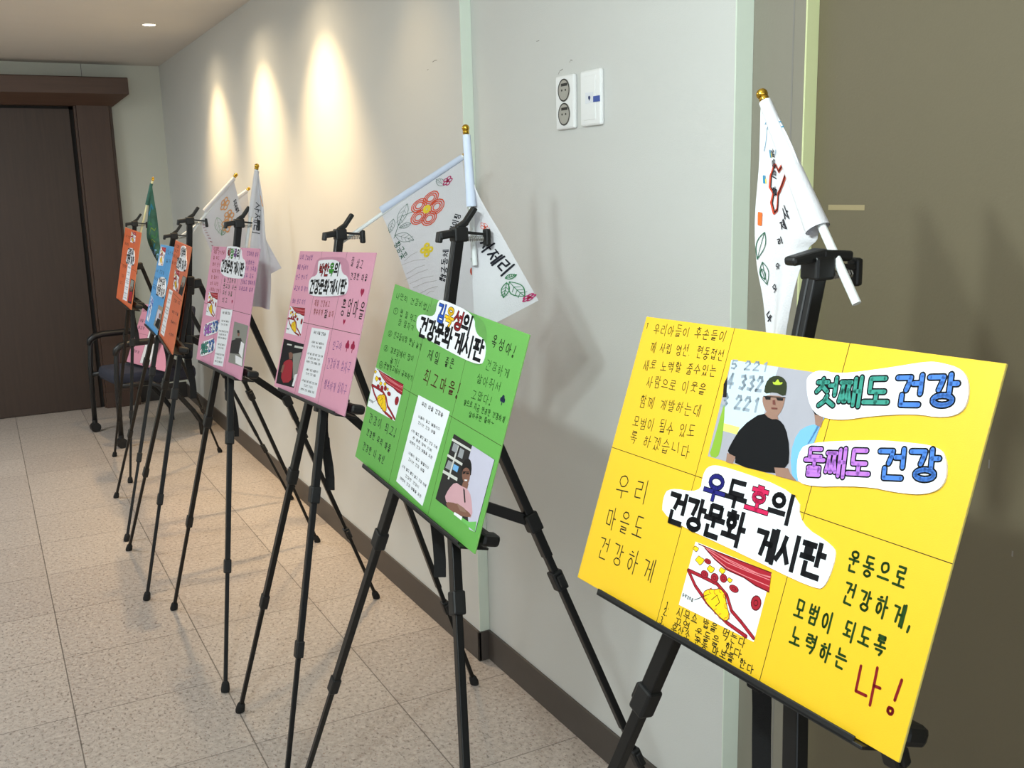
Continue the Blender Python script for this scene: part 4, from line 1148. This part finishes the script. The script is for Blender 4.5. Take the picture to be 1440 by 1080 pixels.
def make_flag(key, label, sheet_mat='cloth_white', pole_mat='pole_white', ripple=.006, waves=2.0, draw=None, sleeve=True):
    F = FLAG[key]
    tip, low = Vector(F['pole'][0]), Vector(F['pole'][1])
    root = thing('hand_flag', label, 'flag', low, 'hand-painted flags clipped to the easels')
    R = lambda p: Vector(p) - low
    bm = bmesh.new()
    d = (tip - low).normalized()
    n_ = 14
    a_ = d.orthogonal().normalized(); b_ = d.cross(a_)
    tube(bm, [R(low), R(tip)], .0056, n_)
    link_mesh('pole', bm, pole_mat, root, smooth=False)
    bm = bmesh.new(); ball(bm, R(tip) + d * .004, .0078); tube(bm, [R(tip) - d * .008, R(tip)], .0066, 14); link_mesh('finial', bm, 'gold', root, smooth=True)
    mid = len(F['L']) // 2
    t1 = Vector(F['R'][mid]) - Vector(F['L'][mid]); t2 = Vector(F['L'][-1]) - Vector(F['L'][0])
    nn = t1.cross(t2).normalized()
    if nn.dot(Vector((-1.35, 0, 1.5)) - Vector(F['L'][mid])) < 0:
        nn = -nn
    ph = hash_(key)
    def S(u, v, off=0.0):
        p = curve_at(F['L'], v) * (1 - u) + curve_at(F['R'], v) * u
        rp = ripple * min(1, v * 3) * (math.sin(u * math.pi * waves + ph) + .5 * math.sin(v * 9 + u * 3 + ph))
        return R(p) + nn * (rp + off)
    bm = bmesh.new()
    NU, NV = 16, 28
    for side in (0, 1):
        g = [[bm.verts.new(S(i / NU, j / NV, -.0006 * side)) for i in range(NU + 1)] for j in range(NV + 1)]
        for j in range(NV):
            for i in range(NU):
                q_ = (g[j][i], g[j][i + 1], g[j + 1][i + 1], g[j + 1][i])
                bm.faces.new(q_ if side == 0 else q_[::-1])
    if 'flap' in F:
        q_ = [R(p) + nn * .002 for p in F['flap']]
        fl = [bm.verts.new(p) for p in q_]
        bm.faces.new(fl)
        fb = [bm.verts.new(p - nn * .0008) for p in q_]
        bm.faces.new(fb[::-1])
    sh = link_mesh('flag_sheet', bm, sheet_mat, root, smooth=True, keep_normals=True)
    if sleeve:
        s0, s1 = R(F['sleeve'][0]), R(F['sleeve'][1])
        bm = bmesh.new()
        pts = [lerp(s0, s1, t / 8) for t in range(9)]
        tube(bm, pts, [.0082 + .0045 * (t / 8) ** 1.2 * (1.7 if key == 'yellow' else .6) for t in range(9)], 16, cap=False)
        tube(bm, pts[::-1], [.0074 + .0045 * ((8 - t) / 8) ** 1.2 * (1.7 if key == 'yellow' else .6) for t in range(9)], 16, cap=False)
        link_mesh('sleeve', bm, 'cloth_cool' if key in ('green', 'pink') else sheet_mat, sh, smooth=True, keep_normals=True)
    if draw:
        # drawings are laid out in thousandths of the sheet and follow its folds
        sx = t1.length; sy = t2.length
        k = Ink(lambda x, y, z: S(x / 1000, y / 1000, z / 1000 + .0006))
        k.step = 3.0
        draw(k, F.get('draw'), 1000 / (sx * 1000), 1000 / (sy * 1000))
        k.done('flag_drawing', sh)
    return root

def hash_(s):
    return sum(ord(c) for c in s) % 7

def seg(k, pts, w, z, m, sx, sy):
    """stroke of w millimetres on a sheet whose units per millimetre are sx, sy"""
    q = [(x / sx, y / sy) for x, y in pts]
    fn = k.fn
    k.fn = lambda x, y, zz: fn(x * sx, y * sy, zz)
    k.stroke(q, w, z, m)
    k.fn = fn

def word(k, txt, a, b, h, w, z, m, sx, sy, flip=True, vertical=False, jit=.08):
    ax, ay, bx, by = a[0] / sx, a[1] / sy, b[0] / sx, b[1] / sy
    fn = k.fn
    # the sheet's second coordinate runs downward
    k.fn = lambda x, y, zz: fn(x * sx, -y * sy, zz)
    k.text((txt, ax, -ay, bx, -by, h), w, z, m, jit=jit)
    k.fn = fn

def petal_flower(k, c, r, n, m, mc, sx, sy, z=.6, lines=3, w=1.2):
    cx, cy = c[0] / sx, c[1] / sy
    for i in range(n):
        a = 2 * math.pi * i / n + .3
        for j in range(lines):
            rr = r * (.5 - .13 * j)
            px, py = cx + r * .62 * math.cos(a), cy + r * .62 * math.sin(a)
            seg(k, [(x * sx, y * sy) for x, y in circ(px, py, rr * .95, rr * .8, 12)], w, z, m, sx, sy)
    for j in range(3):
        seg(k, [(x * sx, y * sy) for x, y in circ(cx, cy, r * (.08 + .07 * j), n=9)], w, z + .05, mc, sx, sy)

def leaf(k, a, b, m, sx, sy, fat=.22, w=.9, veins=True):
    ax, ay, bx, by = a[0] / sx, a[1] / sy, b[0] / sx, b[1] / sy
    L = math.hypot(bx - ax, by - ay)
    if L < 1e-6:
        return
    ux, uy = (bx - ax) / L, (by - ay) / L
    for s in (-1, 1):
        pts = []
        for i in range(9):
            t = i / 8
            o_ = s * fat * L * math.sin(math.pi * t) * (1.15 - .4 * t)
            pts.append(((ax + ux * L * t - uy * o_) * sx, (ay + uy * L * t + ux * o_) * sy))
        seg(k, pts, w, .6, m, sx, sy)
    seg(k, [(ax * sx, ay * sy), (bx * sx, by * sy)], w * .7, .6, m, sx, sy)
    if veins:
        for t in (.3, .5, .7):
            for s in (-1, 1):
                o_ = s * fat * L * .7
                seg(k, [((ax + ux * L * t) * sx, (ay + uy * L * t) * sy), ((ax + ux * L * (t + .16) - uy * o_) * sx, (ay + uy * L * (t + .16) + ux * o_) * sy)], w * .6, .6, m, sx, sy)

def draw_pink(k, D, sx, sy):
    c, e = D['red']
    petal_flower(k, c, 40, 5, 'flower_red', 'flower_yellow', sx, sy, lines=3, w=2.6)
    petal_flower(k, D['yel'][0], 16, 4, 'flower_yellow', 'flower_yellow', sx, sy, lines=3, w=1.8)
    petal_flower(k, D['mini'][0], 11, 5, 'flower_pink', 'dark_red', sx, sy, lines=2, w=1.3)
    seg(k, D['stemA'], 1.3, .6, 'leaf_dark', sx, sy)
    for a, b in D['leaves']:
        leaf(k, a, b, 'leaf_dark', sx, sy)
    for a, b in D['grass']:
        seg(k, [a, ((a[0] + b[0]) / 2 + 12, (a[1] + b[1]) / 2 - 8), b], .8, .6, 'pencil', sx, sy)
    word(k, '황금꽃', D['word'][0], D['word'][1], 17, 1.7, .6, 'leaf_dark', sx, sy)
    f0, f1, f2 = D['fruit']
    seg(k, [f0, f1], 1.2, .5, 'leaf', sx, sy)
    for r_ in (6.5, 4.5, 2.5):
        seg(k, [(x * sx, y * sy) for x, y in circ(f1[0] / sx, f1[1] / sy, r_, n=12)], 3.0, .6, 'rust', sx, sy)
    leaf(k, f1, f2, 'leaf', sx, sy, .25, 1.0)
    s = D['script']
    word(k, '밥상', s[4], s[3], 17, 2.0, .6, 'flag_ink', sx, sy)
    word(k, '공동체', s[3], s[2], 17, 2.0, .6, 'flag_ink', sx, sy)
    word(k, '마이핑', s[1], s[0], 17, 2.0, .6, 'flag_ink', sx, sy)

def draw_green(k, D, sx, sy):
    word(k, '사제리', D['word'][0], D['word'][1], 28, 2.9, .6, 'flag_ink', sx, sy)
    for a, b in D['leaf']:
        leaf(k, a, b, 'leaf', sx, sy, .24, 1.3)
    petal_flower(k, D['fl'][0], 7, 5, 'flower_pink', 'dark_red', sx, sy, lines=2, w=1.6)
    petal_flower(k, D['fl2'][0], 10, 5, 'flower_red', 'rust', sx, sy, lines=1, w=1.2)

def draw_yellow(k, D, sx, sy):
    cl = D['cloud'] + D['cloud'][:1]
    seg(k, cl, 3.6, .5, 'rust', sx, sy)
    seg(k, [(x * .93 + .07 * cl[4][0], y * .97 + .03 * cl[4][1]) for x, y in cl], 1.6, .6, 'tee', sx, sy)
    s = D['script']
    word(k, '생명의 물', (s[1][0] - 170, s[1][1] - 190), (s[1][0] - 240, s[1][1] - 40), 9, 1.4, .7, 'flag_ink', sx, sy)
    for q in D['blue']:
        seg(k, q, 1.1, .6, 'flag_blue', sx, sy)
    for c in D['bits']:
        for j in range(4):
            seg(k, [(c[0] + 14 * j - 20, c[1] + 10 * (j % 2)), (c[0] + 14 * j - 12, c[1] + 22)], 1.8, .6, 'flag_blue' if j < 3 else 'flower_yellow', sx, sy)
    t = D['tulip'][0]
    for j in range(4):
        seg(k, [(t[0] - 15 + 12 * j, t[1] - 22), (t[0] - 12 + 10 * j, t[1] + 22)], 2.6, .6, 'tulip', sx, sy)
    for a, b in D['leafs']:
        leaf(k, a, b, 'leaf_dark', sx, sy, .16, 1.1, False)
    for txt, i in (('조', 0), ('사', 1), ('제', 2), ('리', 3), ('우', 4), ('모', 5), ('두', 6)):
        x, y = s[i]
        word(k, txt, (x - 5.5 / (1 / sx), y + 3 * sy), (x + 5.5 * sx, y - 3 * sy), 13 if i else 15, 1.7, .7, 'flag_ink', sx, sy)

def draw_orange(k, D, sx, sy):
    for i, c in enumerate(D['fl']):
        petal_flower(k, c, 20, 5, 'faint_orange', 'faint_orange', sx, sy, lines=2, w=2.2)
    leaf(k, D['gr'][0], D['gr'][1], 'faint_green', sx, sy, .25, 1.6)
    leaf(k, D['gr'][1], D['fl'][1], 'leaf', sx, sy, .25, 1.6)
    word(k, '우리사제리', D['script'][0], D['script'][1], 14, 1.8, .6, 'flag_ink', sx, sy)
    a, b = D['edge']
    for i in range(9):
        t = i / 8
        seg(k, [(a[0] + (b[0] - a[0]) * t + 30, a[1] + (b[1] - a[1]) * t), (a[0] + (b[0] - a[0]) * t + 75, a[1] + (b[1] - a[1]) * t + 22)], 2.0, .6, 'dark_red', sx, sy)

def draw_pink2(k, D, sx, sy):
    word(k, '사제리', D['script'][0], D['script'][1], 22, 2.6, .6, 'flag_ink', sx, sy)
    a, b = D['red']
    seg(k, [a, b], 5, .6, 'faint_orange', sx, sy)

def draw_far(k, D, sx, sy):
    W, H = 1 / sx, 1 / sy
    for i, (m, x, y, w) in enumerate((('flag_blue', .5, .2, 10), ('leaf', .3, .35, 9), ('lime', .55, .45, 3), ('leaf', .6, .55, 8), ('flag_blue', .3, .7, 12), ('blue_shirt', .35, .78, 10), ('blue_shirt', .5, .86, 8), ('lime', .4, .6, 2.5))):
        seg(k, [((x - .25 + .1 * j) * 1000, (y + .035 * math.sin(j * 1.4 + i)) * 1000) for j in range(6)], w, .5 + .05 * i, m, sx, sy)

make_flag('yellow', 'white painted flag drooping from a stick, clipped above the yellow board', ripple=.0045, waves=2.2, draw=draw_yellow)
make_flag('green', 'white flag with bold black lettering on an upright stick above the green board', ripple=.006, waves=1.2, draw=draw_green)
make_flag('pink', 'white flag with a large red flower drawing and a bluish sleeve', ripple=.006, waves=1.4, draw=draw_pink)
make_flag('pink2', 'white flag on the tall upright stick above the pink board with slogan stickers', ripple=.010, waves=2.5, draw=draw_pink2)
make_flag('orange', 'tilted white flag with faint orange flowers, left of the upright white flag', ripple=.006, waves=1.5, draw=draw_orange)
make_flag('blue', 'white flag mostly hidden behind the two other white flags above the pink board', ripple=.005, waves=1.5)
make_flag('far', 'green and blue painted flag above the farthest orange board', 'cloth_painted', 'pole_cream', ripple=.008, waves=2.0, draw=draw_far)

# ------------------------------------------------------------------ chair with a pink board leaning in it
ch = thing('armchair', 'black office armchair with front casters and a dark navy seat by the door', 'chair', (-.425, 6.967, 0))
ch.rotation_euler = (0, 0, math.radians(9.6 + 180))   # local +x is the front
# local frame: x front, y to the chair's left
bm = bmesh.new(); box(bm, (-.24, -.25, .372), (.27, .24, .465), .03); st = link_mesh('seat', bm, 'chair_fabric', ch, smooth=True)
bm = bmesh.new(); box(bm, (-.22, -.22, .37), (.24, .22, .388), .004); link_mesh('seat_pan', bm, 'chair_plastic', ch)
bm = bmesh.new(); bar(bm, (-.20, 0, .50), (-.255, 0, .86), .46, .05, (1, 0, .2), .02); link_mesh('backrest', bm, 'chair_fabric', ch, smooth=True)
for s in (-1, 1):
    y = s * .295
    bm = bmesh.new(); tube(bm, [(.31, y, .065), (.30, y, .45), (.285, y, .60), (.27, y, .645)], .0165, 12); link_mesh('front_leg', bm, 'chair_plastic', ch, smooth=True)
    bm = bmesh.new(); tube(bm, [(.10, y, .40), (-.05, y, .33), (-.17, y, .17), (-.215, y, .09), (-.22, y, .0)], .0165, 12)
    tube(bm, [(.30, y, .40), (.10, y, .40)], .0165, 12); link_mesh('rear_leg', bm, 'chair_plastic', ch, smooth=True)
    bm = bmesh.new(); tube(bm, [(.295, y, .60), (.285, y, .635), (.255, y, .658), (.20, y, .668), (.0, y, .668), (-.22, y, .655), (-.285, y * .82, .65)], [.016, .021, .022, .022, .021, .018, .016], 12); link_mesh('armrest', bm, 'chair_plastic', ch, smooth=True)
    bm = bmesh.new(); tube(bm, [(.31, y - .022, .033), (.31, y + .022, .033)], .033, 18); tube(bm, [(.31, y, .05), (.31, y, .085)], .018, 10); link_mesh('caster', bm, 'chair_plastic', ch)
    bm = bmesh.new(); tube(bm, [(.12, s * .24, .395), (.12, y, .40)], .012, 10); link_mesh('seat_bracket', bm, 'chair_plastic', ch, smooth=True)

pb_q = PINK_POSE
pb = thing('loose_board', 'pink board leaning on the seat of the black armchair, with no easel', 'board', matrix=board_matrix(pb_q))
bm = bmesh.new(); box(bm, (-.3, 0, -.205), (.3, .005, .205), .0012); pp = link_mesh('panel', bm, 'card_pink', pb)
k = Ink(on_board)
for x in (-100, 100):
    k.stroke([(x, 205), (x, -205)], 1.3, .08, 'crease', False)
k.stroke([(-300, 0), (300, 0)], 1.3, .08, 'crease', False)
k.done('crease', pp)
k = Ink(on_board)
for t, ax, ay, bx, by in (('나의 건강법', -285, 160, -150, 160), ('매일 매일', -285, 90, -150, 90), ('즐겁게', -280, 40, -180, 40), ('우리 마을', -285, -50, -150, -55), ('건강하게', -285, -120, -150, -125)):
    k.text((t, ax, ay, bx, by, 20), 2.4, .25, 'pen_dark', jit=.1)
k.done('handwriting', pb)
k = Ink(on_board); k.slab([(-95, 60), (60, 60), (60, -190), (-95, -190)], 0, .45, 'paper_white'); k.done('paper_sheet', pb)
